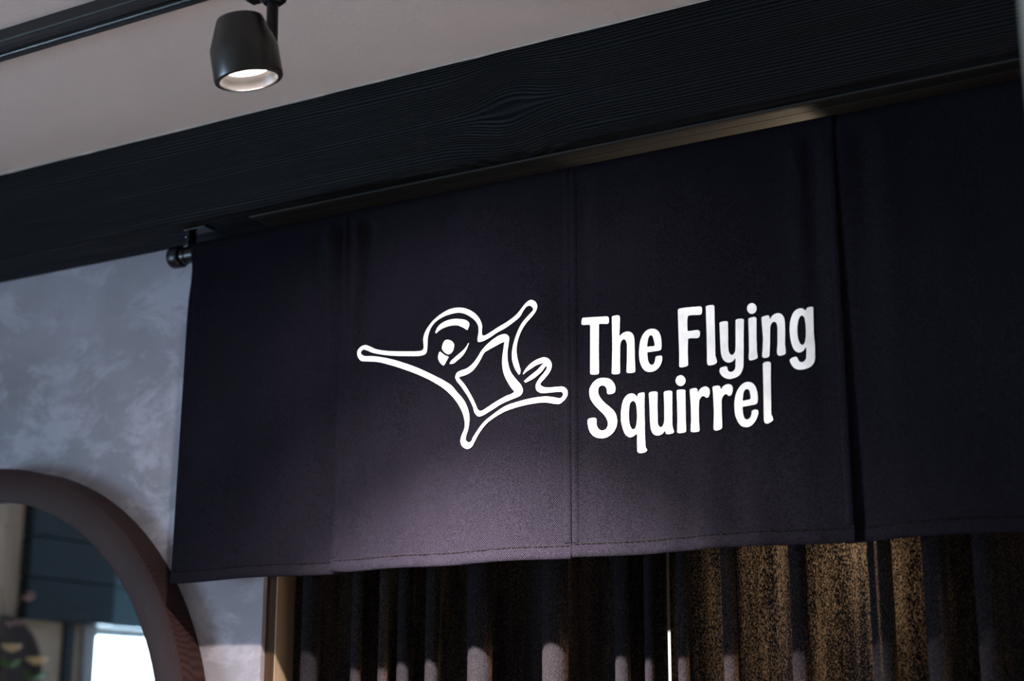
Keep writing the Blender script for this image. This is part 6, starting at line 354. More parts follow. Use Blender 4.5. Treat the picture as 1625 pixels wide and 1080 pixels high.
 'belly': (1, '-1204.8,2167.8,-1207.4,2155.2 -1202.6,2166.6,-1207.2,2155 -1200.7,2165,-1207.4,2154.8 -1199.3,2163.2,-1207.6,2154 -1198.7,2161.5,-1207.7,2153 -1198.6,2159.7,-1208,2151.6 -1198.8,2157.7,-1208.2,2149.9 -1199.2,2155.7,-1208.5,2148 -1199.5,2153.6,-1208.8,2146 -1199.8,2151.6,-1209.1,2144 -1200,2149.6,-1209.4,2141.9 -1200.3,2147.6,-1209.8,2139.5 -1200.7,2145.6,-1210.2,2137 -1201,2143.5,-1210.5,2134.4 -1201.3,2141.5,-1210.9,2131.8 -1201.5,2139.4,-1211.1,2129.3 -1201.7,2137.3,-1211.2,2126.9 -1201.7,2135.3,-1211.3,2124.7 -1201.7,2133.3,-1211.3,2122.6 -1201.7,2131.2,-1211.3,2120.6 -1201.6,2129.2,-1211.2,2118.5 -1201.5,2127.1,-1211,2116.5 -1201.2,2125,-1210.8,2114.4 -1200.9,2122.8,-1210.5,2112.4 -1200.6,2120.8,-1210.1,2110.5 -1200.1,2118.7,-1209.7,2108.7 -1199.7,2116.6,-1209.2,2106.8 -1199.2,2114.5,-1208.7,2105 -1198.6,2112.4,-1208.1,2103.1 -1197.9,2110.4,-1207.4,2101.3 -1197.1,2108.4,-1206.7,2099.4 -1196.3,2106.4,-1205.9,2097.5 -1195.2,2104.3,-1204.7,2095.1 -1194,2102.2,-1203.4,2092.5 -1192.7,2100.2,-1201.9,2089.9 -1191.2,2098.3,-1200.4,2087.4 -1189.8,2096.3,-1198.9,2084.9 -1188.2,2094.4,-1197.5,2082.6 -1186.7,2092.5,-1196.2,2080.6 -1185.1,2090.6,-1194.9,2078.9 -1183.4,2088.7,-1193.5,2077.1 -1181.7,2086.8,-1192.1,2075.5 -1180,2085,-1191,2074.2 -1178.4,2083.2,-1190.1,2073.3 -1177.2,2081.5,-1189.8,2072.8 -1175.8,2079.3,-1190.3,2073.5 -1174.8,2077.1,-1191.5,2074.8 -1174,2075.1,-1192,2075.4 -1173.6,2073.2,-1191.2,2074.7 -1173.4,2071.3,-1189.7,2073.3 -1173.7,2069.6,-1188.9,2071.9 -1174.4,2067.7,-1189.3,2070.9 -1175.5,2066,-1190.4,2070 -1177.1,2064.4,-1192,2069.1 -1178.6,2063.5,-1193.3,2068.6 -1180.5,2062.8,-1194.8,2068.1 -1182.6,2062.1,-1196.5,2067.7 -1184.9,2061.5,-1198.4,2067.2 -1187.3,2060.9,-1200.4,2066.8 -1189.7,2060.3,-1202.4,2066.3 -1191.9,2059.7,-1204.3,2065.7 -1194.1,2059,-1206.2,2065 -1196.3,2058.5,-1208.1,2064.3 -1198.4,2057.9,-1210.1,2063.6 -1200.6,2057.3,-1212.1,2062.8 -1202.9,2056.7,-1214.1,2062 -1205.1,2056.1,-1216.2,2061.2 -1207.3,2055.4,-1218.2,2060.3 -1209.5,2054.7,-1220.3,2059.4 -1211.5,2054,-1222.1,2058.6 -1213.4,2053.2,-1223.9,2057.8 -1215.3,2052.4,-1225.9,2056.9 -1217.3,2051.5,-1227.8,2056 -1219.2,2050.6,-1229.7,2055.1 -1221.2,2049.7,-1231.6,2054.2 -1223.1,2048.8,-1233.4,2053.3 -1225.1,2047.9,-1235.1,2052.5 -1227.1,2047,-1236.7,2051.7 -1229.1,2046.1,-1238.2,2051 -1231.1,2045.2,-1239.5,2050.4 -1233.2,2044.3,-1240.7,2049.8 -1235.3,2043.3,-1241.7,2049.3 -1237.5,2042.3,-1242.7,2048.7 -1239.6,2041.3,-1243.7,2048.3 -1241.6,2040.4,-1244.6,2047.8 -1243.6,2039.6,-1245.5,2047.4 -1245.4,2039,-1246.3,2047.1 -1247.1,2038.5,-1247.2,2046.9 -1249.8,2037.9,-1248.8,2046.5 -1252.1,2037.6,-1250.3,2046.4 -1254.3,2037.9,-1251.7,2046.5 -1256.1,2038.7,-1252.9,2047 -1257.7,2039.9,-1254.1,2047.7 -1259.3,2041.4,-1255.2,2048.6 -1260.7,2043,-1256.3,2049.7 -1261.7,2044.7,-1257.1,2051 -1262.5,2046.6,-1257.9,2052.5 -1263.2,2048.7,-1258.6,2054.2 -1263.8,2050.9,-1259.3,2056 -1264.5,2053.2,-1260,2057.9 -1265.4,2055.4,-1260.9,2059.7 -1266.3,2057.4,-1261.8,2061.5 -1267.3,2059.5,-1262.7,2063.3 -1268.4,2061.6,-1263.7,2065.2 -1269.6,2063.7,-1264.8,2067.1 -1270.8,2065.9,-1265.8,2069 -1272,2068,-1266.9,2071 -1273.3,2070.2,-1268.1,2073 -1274.6,2072.3,-1269.2,2075 -1275.9,2074.4,-1270.3,2076.8 -1277.4,2076.5,-1271.5,2078.8 -1278.8,2078.6,-1272.7,2080.7 -1280.4,2080.7,-1273.9,2082.7 -1281.9,2082.8,-1275.1,2084.7 -1283.5,2084.9,-1276.4,2086.6 -1285,2086.9,-1277.7,2088.5 -1286.5,2088.8,-1279,2090.4 -1287.9,2090.7,-1280.4,2092.2 -1289.7,2092.9,-1282.3,2094.6 -1291.6,2094.9,-1284.5,2097 -1293.4,2096.8,-1286.7,2099.4 -1295.1,2098.7,-1288.9,2101.6 -1296.6,2100.6,-1290.7,2103.5 -1297.8,2102.4,-1291.9,2104.9 -1298.8,2104.4,-1292.8,2105.8 -1299.6,2106.4,-1293.2,2106.4 -1299.8,2108.4,-1293.3,2106.7 -1299.4,2110.2,-1293,2106.8 -1298.6,2112.1,-1292.2,2106.8 -1297.4,2113.8,-1291.5,2106.7 -1296,2115.1,-1291,2106.7 -1294.2,2116.1,-1291.2,2106.8 -1292,2116.7,-1291.6,2107 -1289.8,2117.2,-1291.4,2107.2 -1287.5,2117.7,-1289.7,2107.4 -1285.1,2118,-1287,2107.7 -1282.6,2118.3,-1283.8,2108.1 -1280.2,2118.7,-1280.6,2108.5 -1277.9,2119.4,-1277.8,2109.2 -1275.9,2120.2,-1275.7,2109.8 -1273.9,2121.2,-1273.7,2110.5 -1272,2122.3,-1271.8,2111.3 -1270.1,2123.5,-1270,2112.2 -1268.2,2124.8,-1268.2,2113.2 -1266.5,2126.1,-1266.4,2114.5 -1265,2127.5,-1264.7,2115.8 -1263.5,2128.9,-1263,2117.3 -1262.1,2130.5,-1261.4,2119 -1260.7,2132,-1259.8,2120.7 -1259.4,2133.6,-1258.2,2122.6 -1258.2,2135.2,-1256.6,2124.4 -1256.9,2136.8,-1255.1,2126.3 -1255.5,2138.6,-1253.4,2128.8 -1254.3,2140.4,-1251.7,2131.5 -1253.1,2142.2,-1250.1,2134.3 -1251.8,2144,-1248.5,2137 -1250.5,2145.7,-1247,2139.4 -1248.9,2147.5,-1245.5,2141.3 -1247.4,2148.9,-1244.4,2142.3 -1245.9,2150.3,-1243.4,2143 -1244.3,2151.8,-1242.4,2143.5 -1242.6,2153.2,-1241.4,2143.9 -1240.8,2154.5,-1240.3,2144.3 -1239.1,2155.8,-1239,2144.8 -1237.3,2157,-1237.4,2145.5 -1235.5,2158.3,-1235.7,2146.2 -1233.6,2159.5,-1233.8,2146.9 -1231.7,2160.6,-1231.9,2147.6 -1229.8,2161.7,-1229.9,2148.3 -1227.8,2162.7,-1227.8,2149 -1225.9,2163.6,-1225.8,2149.7 -1223.8,2164.6,-1223.3,2150.6 -1221.6,2165.6,-1220.6,2151.6 -1219.4,2166.4,-1217.9,2152.6 -1217.2,2167.2,-1215.3,2153.5 -1215,2167.7,-1213,2154.2 -1212.9,2168.1,-1211.1,2154.7 -1210.8,2168.3,-1209.8,2155 -1208.7,2168.4,-1208.8,2155.2 -1206.6,2168.3,-1208,2155.2'),
 'tail': (0, '-1133.6,2112.3,-1130.3,2106.3 -1135.5,2111.8,-1131.2,2106.8 -1137.5,2111,-1132.1,2106.9 -1138.9,2110,-1133.1,2106.3 -1140.5,2108.7,-1134.2,2105.1 -1142.2,2107.1,-1135.4,2103.6 -1143.9,2105.5,-1136.8,2101.9 -1145.7,2103.9,-1138.2,2100.2 -1147.5,2102.4,-1139.8,2098.8 -1149.2,2101.2,-1141.3,2097.5 -1151,2100.1,-1143,2096.2 -1152.8,2098.9,-1144.8,2094.9 -1154.6,2097.8,-1146.6,2093.6 -1156.4,2096.7,-1148.5,2092.3 -1158.2,2095.7,-1150.3,2091.2 -1160,2094.6,-1152.1,2090.2 -1161.8,2093.4,-1154,2089.2 -1163.8,2092.1,-1155.9,2088.4 -1165.7,2090.9,-1157.7,2087.6 -1167.5,2089.7,-1159.6,2086.9 -1169,2088.6,-1161.4,2086.3 -1170.1,2087.8,-1163.1,2085.6 -1171,2086.9,-1165.8,2084.7 -1171.5,2086.3,-1168.5,2083.8'),
 'brow': (0, '-1341.1,2189.1,-1339.4,2186.7 -1340.2,2190.9,-1337.9,2187.7 -1339.3,2192.6,-1336.6,2188.8 -1338.5,2194.4,-1335.2,2189.9 -1337.5,2196,-1333.7,2190.9 -1336.2,2197.6,-1331.9,2191.8 -1334.8,2198.9,-1330,2192.6 -1333.1,2200.3,-1327.8,2193.4 -1331.3,2201.5,-1325.5,2194 -1329.4,2202.6,-1323.1,2194.7 -1327.4,2203.6,-1320.7,2195.2 -1325.4,2204.5,-1318.3,2195.6 -1323.2,2205.2,-1315.8,2195.9 -1320.8,2205.8,-1313.3,2196 -1318.4,2206.3,-1310.8,2196.1 -1315.8,2206.6,-1308.3,2196.1 -1313.3,2206.8,-1305.8,2195.9 -1310.8,2206.9,-1303.4,2195.7 -1308.3,2206.9,-1301,2195.3 -1305.7,2206.8,-1298.6,2194.8 -1303.1,2206.6,-1296.5,2194.3 -1300.5,2206.3,-1294.8,2193.9 -1297.6,2205.8,-1293.5,2193.4 -1294.7,2205.2,-1292.7,2192.9 -1291.8,2204.5,-1291.9,2192.4 -1289.2,2203.9,-1290.8,2191.8 -1286.8,2203.3,-1289.2,2191 -1284.6,2202.7,-1287.3,2190.1 -1282.5,2202,-1285.4,2189.2 -1280.6,2201.2,-1283.8,2188.2 -1278.1,2199.7,-1282.2,2187.1 -1275.8,2198,-1280.8,2185.9 -1274.2,2196.2,-1279.5,2185 -1273.5,2193.9,-1278,2184.4 -1273.3,2191.6,-1276.5,2183.9'),
 'smile': (0, '-1312.1,2132.3,-1310.8,2131.5 -1311,2133.7,-1308.7,2131.3 -1309.8,2135.1,-1306.7,2131.1 -1308.3,2136.6,-1304.6,2131.2 -1306.9,2137.7,-1303.3,2131.5 -1305.1,2138.8,-1302,2132 -1303.2,2140,-1300.7,2132.6 -1301.2,2141.1,-1299.4,2133.2 -1299.1,2142.3,-1298.1,2134 -1297.2,2143.4,-1296.7,2134.8 -1295.5,2144.4,-1295.3,2135.5 -1293.5,2145.5,-1293.4,2136.6 -1291.7,2146.5,-1291.4,2137.7 -1290,2147.4,-1289.4,2138.9 -1288.3,2148.4,-1287.5,2140.2 -1286.7,2149.4,-1285.8,2141.6 -1284.9,2150.7,-1283.9,2143.4 -1283.2,2152,-1282.2,2145.3 -1281.5,2153.4,-1280.6,2147.3 -1280,2154.8,-1279.1,2149.6 -1278.5,2156.4,-1277.6,2152.2 -1277.3,2158.1,-1276.3,2155.2 -1276,2159.8,-1275.1,2158.2 -1274.8,2161.5,-1273.8,2161.1'),
}

# ================================================================ THE SETTING
YW = 2.171                                   # face of the plaster wall
BEAM = dict(y=2.06, z=CZ+.9163, top=CZ+1.105)
CEIL = CZ+1.105
DX0, DX1 = -1.757, -0.262                    # doorway
HEADZ = BEAM['z']
XL, XR, YB = -4.2, 1.7, -2.9
S = 'structure'
tag(box('floor', (XL-.2, XR, YB, 5.0, -.1, 0), 'floorboard'), 'brown board floor of the cafe', kind=S)
tag(box('ceiling', (XL-.2, XR, YB, 5.0, CEIL, CEIL+.1), 'plaster_ceiling'), 'warm pale plaster ceiling above the black beam', kind=S)
# wall with the doorway: left piece and the strip above the opening, one mesh
wb = boxes('wall_back', [(XL-.2, DX0, YW, 2.30, 0, CEIL), (DX0, DX1, YW, 2.30, HEADZ+.002, CEIL), (DX1, XR, YW, 2.30, 0, CEIL)], 'plaster_grey')
tag(wb, 'blue-grey trowelled plaster wall left of the doorway', kind=S)
tag(box('wall_right', (-0.2146, XR, 1.2, YW, 0, CEIL), 'plaster_beige'), 'beige plaster wall end at the right edge', kind=S)
tag(box('wall_side', (XR, XR+.1, YB, 5.0, 0, CEIL), 'plaster_beige'), 'beige plaster side wall', kind=S)
tag(box('wall_front', (XL-.2, XR, YB-.1, YB, 0, CEIL), 'plaster_beige'), 'beige plaster wall opposite the doorway', kind=S)
W_ = WIN
wl = boxes('wall_left', [(XL-.2, XL, YB, W_['y0'], 0, CEIL), (XL-.2, XL, W_['y1'], YW, 0, CEIL),
                         (XL-.2, XL, W_['y0'], W_['y1'], 0, W_['z0']), (XL-.2, XL, W_['y0'], W_['y1'], W_['z1'], CEIL)], 'plaster_beige')
tag(wl, 'beige plaster wall holding the window', kind=S)
# room behind the doorway
tag(box('wall_behind', (XL-.2, XR, 5.0, 5.1, 0, CEIL), 'plaster_beige'), 'far beige wall of the room behind the curtain', kind=S)
tag(box('wall_partition', (-2.9, -2.8, 2.30, 5.0, 0, CEIL), 'plaster_beige'), 'side wall of the room behind the curtain', kind=S)

# blackened ceiling beam with chamfered, slightly wandering lower edge
def beam():
    x0, x1 = XL, -0.2146
    nx = 150
    y0, y1, z0, z1 = BEAM['y'], YW, BEAM['z'], BEAM['top']
    V, F = [], []
    for i in range(nx+1):
        x = x0+(x1-x0)*i/nx
        a = .0012*noise.noise(Vector((x*6, 0, 0)))+.0008*noise.noise(Vector((x*22, 3, 0)))
        c = .0042+.0020*noise.noise(Vector((x*14, 9, 0)))
        prof = [(y1, z0), (y0+c, z0+a), (y0+c*.3, z0+a+c*.3), (y0, z0+a+c)]
        for k in range(1, 9):
            t = k/8; zz = z0+a+c+(z1-.0005-(z0+a+c))*t
            prof.append((y0+.0012*noise.noise(Vector((x*3, zz*30, 1.7))), zz))
        prof += [(y1, z1-.0005)]
        V += [(x, y, z) for y, z in prof]
    n = 13
    for i in range(nx):
        for k in range(n):
            k2 = (k+1) % n; F.append((i*n+k, i*n+k2, (i+1)*n+k2, (i+1)*n+k))
    F.append(tuple(range(n))); F.append(tuple(nx*n+k for k in range(n))[::-1])
    o = obj('ceiling_beam', V, F, 'beam', None, True, at=(-2.5, 2.06, BEAM['z'])); sharp(o, 20)
    return tag(o, 'blackened wooden beam with raised grain and a knot above the navy cloth', 'beam', S)
beam()
pts = [(XL+i*.05, 2.0575+.0010*noise.noise(Vector((i*.4, 0, 5))), CEIL-.0012) for i in range(80)]
rad = [.0028*(.75+.9*abs(noise.noise(Vector((i*.55, 2, 0))))) for i in range(80)]
rad = [r_*.75 for r_ in rad]
tag(tube('trim_1', pts, .003, 'caulk', None, 8, at=(-2.2, 2.0575, CEIL-.004), radii=rad), 'thin pale caulk line between beam and ceiling', kind=S)

# door frame: a tan lining, front edges with their shade painted in as dark brown, brown header board with a groove
fr = thing('door_1', (-1.0, 2.15, 0), 'tan wooden door frame behind the navy cloth', None, S)
box('jamb_lining', (-1.7365, -1.7345, 2.1825, 2.298, 0, HEADZ-.006), 'jamb', fr)
box('jamb', (DX0+.0005, -1.7365, 2.181, 2.298, 0, HEADZ-.006), 'jamb_shaded', fr, .0015)
box('jamb', (DX1-.0225, DX1-.0005, 2.181, 2.298, 0, HEADZ-.006), 'jamb_shaded', fr, .0015)
for y0, y1 in ((2.088, 2.1195), (2.1215, 2.166), (2.168, 2.298)):      # grooved soffit boards under the beam
    box('header_board', (DX0+.0005, DX1-.0005, y0, y1, HEADZ-.0045, HEADZ-.0010), 'header', fr)

# window in the left wall: frame, mullions and panes
wn = thing('window_1', (XL-.1, -1.16, W_['z0']), 'large daylit window in the left wall', None, S)
ym = [W_['y0'], W_['y0']+.785, W_['y0']+1.57, W_['y1']]
boxes('frame', [(XL-.12, XL-.06, W_['y0'], W_['y1'], W_['z0'], W_['z0']+.04), (XL-.12, XL-.06, W_['y0'], W_['y1'], W_['z1']-.03, W_['z1'])] +
      [(XL-.12, XL-.06, W_['y0'], W_['y0']+.03, W_['z0']+.04, W_['z1']-.03), (XL-.12, XL-.06, W_['y1']-.03, W_['y1'], W_['z0']+.04, W_['z1']-.03)], 'white_paint', wn)
for y in ym[1:3]: box('mullion', (XL-.115, XL-.065, y-.02, y+.02, W_['z0']+.04, W_['z1']-.03), 'white_paint', wn, .003)
for a, b_ in ((ym[0]+.03, ym[1]-.02), (ym[1]+.02, ym[2]-.02), (ym[2]+.02, ym[3]-.03)):
    box('pane', (XL-.093, XL-.089, a, b_, W_['z0']+.04, W_['z1']-.03), 'glass', wn)
box('window_casing', (XL, XL+.03, W_['y1'], W_['y1']+.06, .7, W_['z1']), 'white_paint', wn, .004)
box('window_casing', (XL, XL+.02, W_['y1']+.10, W_['y1']+.145, .0, W_['z1']), 'dark_board', wn, .004)
# dark panelling above the window: boards, light on the stepped-back ones put into a paler colour
pn = thing('trim_2', (XL, -.7, W_['z1']), 'dark blue-black boards above the window', None, S)
zb = W_['z1']
for i in range(5):
    z0 = zb+i*.146
    box('board', (XL, XL+.05, 0.0, .42, z0, min(z0+.142, CEIL)), 'dark_board', pn, .004)
    box('board', (XL, XL+.018, -2.9, -.005, z0, min(z0+.142, CEIL)), 'lit_board', pn, .004)
tag(box('wall_column', (XL, XL+.34, .80, 1.15, 0, CEIL), 'plaster_beige', bevel=.006), 'beige plaster column by the window', kind=S)

# ================================================================ TRACK AND SPOTLIGHT
tr_ = thing('track_rail', (-2.2, 1.606, CEIL), 'black ceiling track rail running parallel to the beam', 'track rail')
T0, T1 = -4.1, -0.3
yA, yB_, zt = 1.585, 1.627, CEIL-.031
prof = [(yA, CEIL-.0003), (yA, zt+.012), (yA+.002, zt+.010), (yA+.002, zt+.007), (yA, zt+.005), (yA, zt), (yA+.011, zt), (yA+.011, zt+.012),
        (yB_-.011, zt+.012), (yB_-.011, zt), (yB_, zt), (yB_, CEIL-.0003)]
n = len(prof); V = [(x, y, z) for x in (T0, T1) for y, z in prof]
F = [(k, (k+1) % n, n+(k+1) % n, n+k) for k in range(n)]+[tuple(range(n))[::-1], tuple(n+k for k in range(n))]
obj('rail', V, F, 'black_track', tr_)
for y in (yA+.0115, yB_-.013): box('conductor', (T0+.01, T1-.01, y, y+.0014, zt+.004, zt+.0075), 'chrome', tr_)
box('end_cap', (T1, T1+.012, yA-.001, yB_+.001, zt-.001, CEIL-.0005), 'black_metal', tr_, .002)

def spotlight():
    cb = Vector((-1.334, 1.572, CZ+.893)); axis = Vector((-.0104, -.017, .10)).normalized()   # up the can
    t = thing('track_spotlight', (-1.325, 1.606, CZ+.90), 'lit black spotlight hanging from the ceiling track', 'spotlight')
    L = .092
    can = lathe('lamp_can', [(.0415, .0), (.0478, .001), (.0490, .004), (.0487, .046), (.0478, .050), (.0345, L-.004), (.0325, L), (.0, L+.0005),
                             (.0, L-.004), (.040, .040), (.0405, .012)], cb, axis, 'lamp_black', t, 56, True)
    rf = lathe('reflector', [(.0408, .0012), (.0322, .0185), (.0320, .0195), (.0413, .0022)], cb, axis, 'reflector', can, 56, True)
    lathe('lens', [(.0330, .0180), (.0330, .0195)], cb, axis, 'lens', can, 48)
    jx = Vector((-1.3235, 1.606, CZ+.985))
    tube('stem', [(-1.325, 1.606, CZ+1.03), (-1.3235, 1.606, CZ+.966)], .0085, 'black_metal', t, 20)
    ctr = cb+axis*.074
    tube('pivot', [Vector((-1.3235, 1.606, CZ+.974)), ctr+(Vector((-1.3235, 1.606, CZ+.974))-ctr)*.5], .0065, 'black_metal', t, 16)
    lathe('adapter_flange', [(.013, 0), (.0195, .006), (.0205, .009), (.0205, .016)], (-1.325, 1.606, CZ+1.024), (0, 0, 1), 'black_metal', t, 32)
    box('adapter_body', (-1.375, -1.275, 1.589, 1.623, CZ+1.040, zt-.0002), 'black_metal', t, .003)
    for nm, p, half, bl, rad_ in (('spot_core', SPOT_CORE, 40, 1.0, .014), ('spot_mid', SPOT_MID, 54, 1.0, .014), ('spot_spill', SPOT_SPILL, 84, .5, .025)):
        d = bpy.data.lights.new(nm, 'SPOT'); d.energy = p; d.color = (1, .82, .72) if nm != 'spot_spill' else (1, .91, .87); d.spot_size = R(2*half); d.spot_blend = bl; d.shadow_soft_size = rad_
        o = bpy.data.objects.new(nm, d); C.objects.link(o); o.parent = t
        o.location = cb-axis*.004-t.location
        o.rotation_euler = axis.to_track_quat('Z', 'Y').to_euler()
    return t
spotlight()

# ================================================================ ROD AND NOREN
rod = thing('curtain_rod', (-1.1, NOREN_Y, NTOP-.0225), 'black rod with round end cap carrying the navy cloth', 'curtain rod')
RZ, RY = NTOP-.0225, NOREN_Y+.0225
tube('rod_pole', [(-1.912, RY, RZ), (-.245, RY, RZ)], .0150, 'black_metal', rod, 24)
lathe('end_cap', [(.0095, 0), (.0195, .0005), (.0210, .003), (.0210, .022), (.0198, .0245), (.015, .0255)], (-1.951, RY, RZ), (1, 0, 0), 'black_metal', rod, 32)
lathe('cap_collar', [(.0150, 0), (.0162, .0006), (.0162, .008), (.0152, .0086)], (-1.9225, RY, RZ), (1, 0, 0), 'black_metal', rod, 28)
lathe('end_cap', [(.012, 0), (.0165, .001), (.0175, .003), (.0175, .019), (.0165, .0215)], (-.252, RY, RZ), (1, 0, 0), 'black_metal', rod, 32)
for x in (-1.908, -.268):
    br = boxes('bracket', [(x-.004, x+.004, RY-.011, RY+.011, RZ+.0145, BEAM['z']-.0035)], 'black_metal', rod, bevel=.0012)
    boxes('bracket_plate', [(x-.007, x+.045, RY-.014, RY+.016, BEAM['z']-.0035, BEAM['z']-.0004)], 'black_metal', br, bevel=.0008)
    lathe('screw', [(.0008, 0), (.0036, .0008), (.0036, .0022)], (x-.0062, RY-.006, RZ+.034), (1, 0, 0), 'chrome', br, 16)

nor = thing('noren_curtain', (-1.09, NOREN_Y, NBOT), 'dark navy split cloth curtain with white squirrel emblem and lettering', 'curtain')
def cloth_pt(k, x, z, proud=0.0):
    return (x, NOREN_Y+cloth_depth(k, x, z)-proud, z)
HEM = .0225
panels = []
for k, (x0, x1, off) in enumerate(PANELS):
    nx, nz = int((x1-x0)/.004), 130
    V, F = [], []
    for j in range(nz+1):
        h = j/nz
        for i in range(nx+1):
            x = x0+(x1-x0)*i/nx
            if k == 0: x -= (1-i/nx)*(.004*(1-h)-.006*math.exp(-((h-.90)/.07)**2))
            zb_ = NBOT+(.0015*math.sin(x*21) if k != 1 else .001*math.sin(x*30))+(.0025*max(0, 1-(x-x0)/.03) if k == 1 else 0)
            z = zb_+(NTOP-zb_)*h
            V.append(cloth_pt(k, x, z))
    for j in range(nz):
        for i in range(nx):
            a = j*(nx+1)+i; F.append((a, a+1, a+nx+2, a+nx+1))
    o = obj('cloth_panel', V, F, 'noren', nor, True)
    # front faces the room (-y)
    if o.data.polygons[len(F)//2].normal.y > 0: o.data.flip_normals()
    so = o.modifiers.new('thickness', 'SOLIDIFY'); so.thickness = .0011; so.offset = -1
    panels.append(o)
    # folded hem, proud of the cloth, and its stitch line
    V, F = [], []
    prof = [(0.0, .0002), (-.0006, .0008), (.0004, .0014), (.004, .0024), (.010, .0018), (HEM-.003, .0006), (HEM, .0001)]
    for i in range(nx+1):
        x = x0+(x1-x0)*i/nx
        if k == 0: x -= (1-i/nx)*.004
        zb_ = NBOT+(.0015*math.sin(x*21) if k != 1 else .001*math.sin(x*30))+(.0025*max(0, 1-(x-x0)/.03) if k == 1 else 0)
        puck = .0007*noise.noise(Vector((x*55, k, 0)))
        for dz, pr in prof: V.append(cloth_pt(k, x, zb_+dz, pr+(puck if .001 < dz < HEM else 0)))
    m_ = len(prof)
    for i in range(nx):
        for q in range(m_-1): F.append((i*m_+q, (i+1)*m_+q, (i+1)*m_+q+1, i*m_+q+1))
    hm = obj('hem', V, F, 'noren', o, True)
    V, F = [], []
    x = x0+.006
    while x < x1-.008:
        zb_ = NBOT+(.0015*math.sin(x*21) if k != 1 else .001*math.sin(x*30))
        for xx in (x, x+.0072):
            for dz in (-.0009, .0009): V.append(cloth_pt(k, xx, zb_+HEM-.0022+dz, .0015))
        n = len(V)-4; F.append((n, n+2, n+3, n+1)); x += .0092
    tag(obj('hem_stitching', V, F, 'stitch', o), kind='stuff')
    # side seams
    for xs, wd in ((x0+.0005, .0115), (x1-.012, .0115)):
        V, F = [], []
        for j in range(nz-5):
            z = NBOT+HEM+.001+(NTOP-.016-NBOT-HEM)*j/(nz-6)
            xo = 0
            if k == 0 and xs < -1.8:
                h = (z-NBOT)/(NTOP-NBOT); xo = -(.004*(1-h)-.006*math.exp(-((h-.90)/.07)**2))
            for dx, pr in ((0, .0001), (.0006, .0009), (wd-.0008, .0008), (wd, .0001)): V.append(cloth_pt(k, xs+dx+xo, z, pr))
        for j in range(nz-6):
            for q in range(3): F.append((j*4+q, j*4+q+1, (j+1)*4+q+1, (j+1)*4+q))
        obj('side_seam', V, F, 'noren', o, True)

# ---- the white print: letters on the third panel, emblem on the second
def parse(s): return [tuple(float(v)/1000 for v in t.split(',')) for t in s.split()]
def inside(p, loops):
    c = False; x, z = p
    for L in loops:
        for (x1, z1), (x2, z2) in zip(L, L[1:]+L[:1]):
            if (z1 > z) != (z2 > z) and x < (x2-x1)*(z-z1)/(z2-z1)+x1: c = not c
    return c
def filled(name, loops, k, proud):
    loops = [parse(l) for l in loops]
    vs_, es = [], []
    for L in loops:
        n = len(vs_); vs_ += [Vector(p) for p in L]; es += [(n+i, n+(i+1) % len(L)) for i in range(len(L))]
    xs = [v.x for v in vs_]; zs = [v.y for v in vs_]; st = .006
    nb = len(vs_)
    x = min(xs)+st/2
    while x < max(xs):
        z = min(zs)+st/2
        while z < max(zs):
            if inside((x, z), loops) and min((v.x-x)**2+(v.y-z)**2 for v in vs_[:nb]) > .0022**2: vs_.append(Vector((x, z)))
            z += st
        x += st
    r = delaunay_2d_cdt(vs_, es, [], 0, 1e-6)
    P = r[0]; F = [tuple(f) for f in r[2] if inside(sum((P[i] for i in f), Vector((0, 0)))/len(f), loops)]
    return obj(name, [cloth_pt(k, p.x, p.y, proud) for p in P], F, 'print', panels[k], True)
def stroke(name, closed, s, k, proud):
    Q = [tuple(float(v)/1000 for v in t.split(',')) for t in s.split()]
    V = []
    for a, b_, c, d in Q: V += [cloth_pt(k, a, b_, proud), cloth_pt(k, (a+c)/2, (b_+d)/2, proud), cloth_pt(k, c, d, proud)]
    n = len(Q); F = []
    for i in range(n if closed else n-1):
        j = (i+1) % n
        F += [(i*3, i*3+1, j*3+1, j*3), (i*3+1, i*3+2, j*3+2, j*3+1)]
    return obj(name, V, F, 'print', panels[k], True)
PR = .0014
for g, loops in GLYPHS.items():
    tag(filled('printed_letter', loops, 2, PR), 'white printed letter '+g[0])
for nm, loops in EMBLEM_SPOTS.items(): filled('emblem_'+nm, loops, 1, PR)
for q, (nm, (cl, s)) in enumerate(EMBLEM_STROKES.items()): stroke('emblem_'+nm, cl, s, 1, PR+.00004*q)

